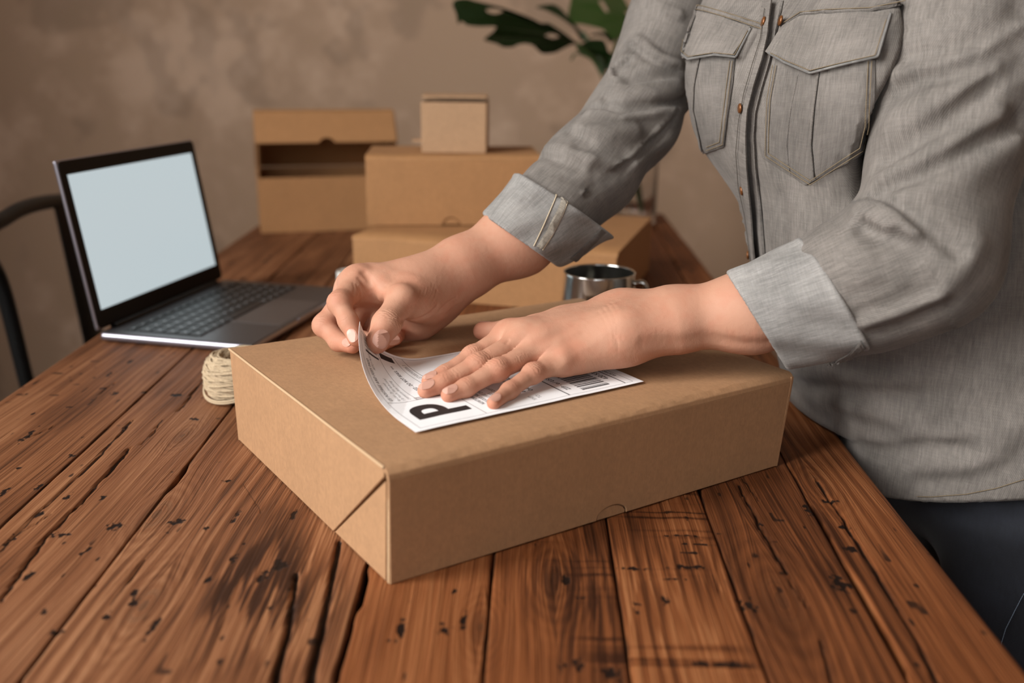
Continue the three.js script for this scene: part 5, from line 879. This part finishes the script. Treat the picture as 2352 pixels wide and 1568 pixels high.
// button band, yoke seams, hem
const BANDL = '1752,4 1742,90 1723,150 1704,215 1692,280 1686,350 1692,430 1706,490 1714,545 1723,612', BANDR = '1778,4 1768,90 1756,140 1737,198 1723,252 1719,310 1722,380 1735,484 1741,560 1747,630';
patch(torsoF, between(BANDL, BANDR), 70, 8, (u, v) => 0.0008 + 0.0050 * sstep(0.1, 1, v), 0.0016, denim, 'button_band', shirt, 0.0005);
patch(torsoF, between('1794,2 1776,95 1766,140 1748,200 1734,255 1730,310 1734,380 1746,484 1752,560 1758,630', '1800,2 1781,97 1771,142 1753,202 1739,257 1735,311 1739,381 1751,485 1757,561 1763,631'), 70, 3, 0.0018, 0.0010, denimSeam, 'under_band', shirt, 0.0004);
for (const [A2, B2] of [['1552,2 1620,14 1690,34 1758,56', '1550,14 1618,28 1688,48 1754,70'], ['1800,50 1838,26 1900,20 2000,16 2080,0', '1800,62 1838,38 1900,32 2000,28 2080,12']]) patch(torsoF, between(A2, B2), 40, 4, 0.0016, 0.0012, denimSeam, 'yoke_seam', shirt, 0.0010);
for (const s of ['1757,20 1747,90 1728,150 1709,215 1697,280 1691,350 1697,430 1711,490 1719,545 1727,605', '1766,20 1757,90 1741,150 1723,210 1710,280 1706,350 1712,430 1725,490 1731,545 1738,610']) stitches(on(0.0040), s, 0.0012, mat({ color: 0x4e4740, roughness: 0.9 }), shirt, 5);
for (const s of ['1555,3 1620,15 1690,36 1757,58', '1555,12 1620,25 1690,46 1754,68', '1800,52 1838,28 1900,22 2000,18 2080,2']) stitches(on(0.0028), s, 0.0006, threadMat, shirt, 4.6);
[[1706, 248], [1711, 433], [1725, 584], [1759, 55], [1799, 52]].forEach(([a, b]) => { const q = hit(torsoF, a, b), g = V(0, 0, 0); gradOf(torsoF, q.x, q.y, q.z, 0.005, g); const m = part('button', new THREE.LatheGeometry([[0, 0.0016], [0.0030, 0.0019], [0.0042, 0.0012], [0.0045, 0], [0.003, -0.0008], [0, -0.0008]].map((v) => new THREE.Vector2(...v)), 24), buttonMat, shirt); m.position.copy(q).addScaledVector(g, 0.0035); m.quaternion.setFromUnitVectors(U, g.clone().add(V(-1.6, 0, -0.6)).normalize()); });
stitches(torsoF, '2106,1139 2140,1140 2220,1134 2290,1120 2352,1100', 0.0008, threadMat, shirt, 5);
// sleeve and cuff seams
for (const [s, m, st] of [['1283,437 1265,480 1245,525 1226,565', threadPale, 3.2], ['1303,447 1286,490 1262,537 1240,570', threadPale, 2.6], ['1309,451 1292,494 1268,541 1246,574', threadPale, 2.6]]) stitches(cuR.f, s, 0.0006, m, shirt, st, 0.0005);
patch(cuR.f, between('1312,448 1294,492 1270,538 1246,572', '1296,440 1278,485 1255,530 1232,566'), 20, 4, 0.0008, 0.0009, denimOf(0.46, 0.41, 0.34), 'cuff_seam', shirt);
patch(cuR.f, between('1391,534 1362,562 1322,600', '1381,526 1350,556 1308,596'), 16, 4, 0.0010, 0.0014, denimSeam, 'cuff_edge', shirt);
patch(cuL.f, between('1988,800 1955,828 1912,848', '1976,782 1948,814 1902,838'), 16, 4, 0.0014, 0.0014, denimSeam, 'cuff_edge', shirt);
// jeans and shoes
{
  const hipL = SP.hip.clone().addScaledVector(bl, 0.085), hipR = SP.hip.clone().addScaledVector(bl, -0.085), kL = V(0.47, 0.43, -0.80), kR = V(0.40, 0.43, -0.97), aL = V(0.50, 0.07, -0.80), aR = V(0.43, 0.07, -1.0);
  const f = blend([ellip(SP.hip, bn, U, bl, 0.118, 0.12, 0.168), cone(hipL.clone().add(V(0, -0.05, 0)), kL, 0.086, 0.058), cone(kL, aL, 0.058, 0.045), cone(hipR.clone().add(V(0, -0.05, 0)), kR, 0.086, 0.058), cone(kR, aR, 0.058, 0.045)], 0.03);
  const fold = foldsOn(f, [['2352,1360 2330,1400 2310,1440 2290,1500', 0.002, 0.004], ['2200,1180 2260,1200 2330,1195', -0.004, 0.012]]);
  const jf = (x, y, z) => Math.max(f(x, y, z) - fold(x, y, z), y - 0.84), b = boundsOf([SP.hip, hipL, hipR, kL, kR, aL, aR], 0.19); b.min.y = 0.01; b.max.y = 0.86;
  const J = part('jeans', withUV(netsOf(jf, b.min, b.max, 0.007, 1), (x, y, z) => [(Math.atan2(x - 0.42, z + 0.88) + Math.PI) * 0.12, y], 2 * Math.PI * 0.12), jeansMat, person, 'dark blue jeans');
  stitches(jf, '2352,1362 2332,1400 2310,1444 2296,1490 2288,1520', 0.0006, mat({ color: 0x6f7c8c, roughness: 0.9 }), J, 6);
  for (const a of [aL, aR]) { const s = blend([cone(a.clone().setY(0.06), a.clone().setY(0.04).addScaledVector(bn, 0.12), 0.046, 0.042), cone(a.clone().setY(0.05), a.clone().setY(0.04).addScaledVector(bn, -0.05), 0.042, 0.04)], 0.02), bb = boundsOf([a, a.clone().addScaledVector(bn, 0.14)], 0.11); part('shoe', netsOf((x, y, z) => Math.max(s(x, y, z), 0.001 - y), bb.min.setY(-0.02), bb.max, 0.006, 1), mat({ color: 0x2a2019, roughness: 0.6 }), person); }
}
renderer.render(scene, camera);
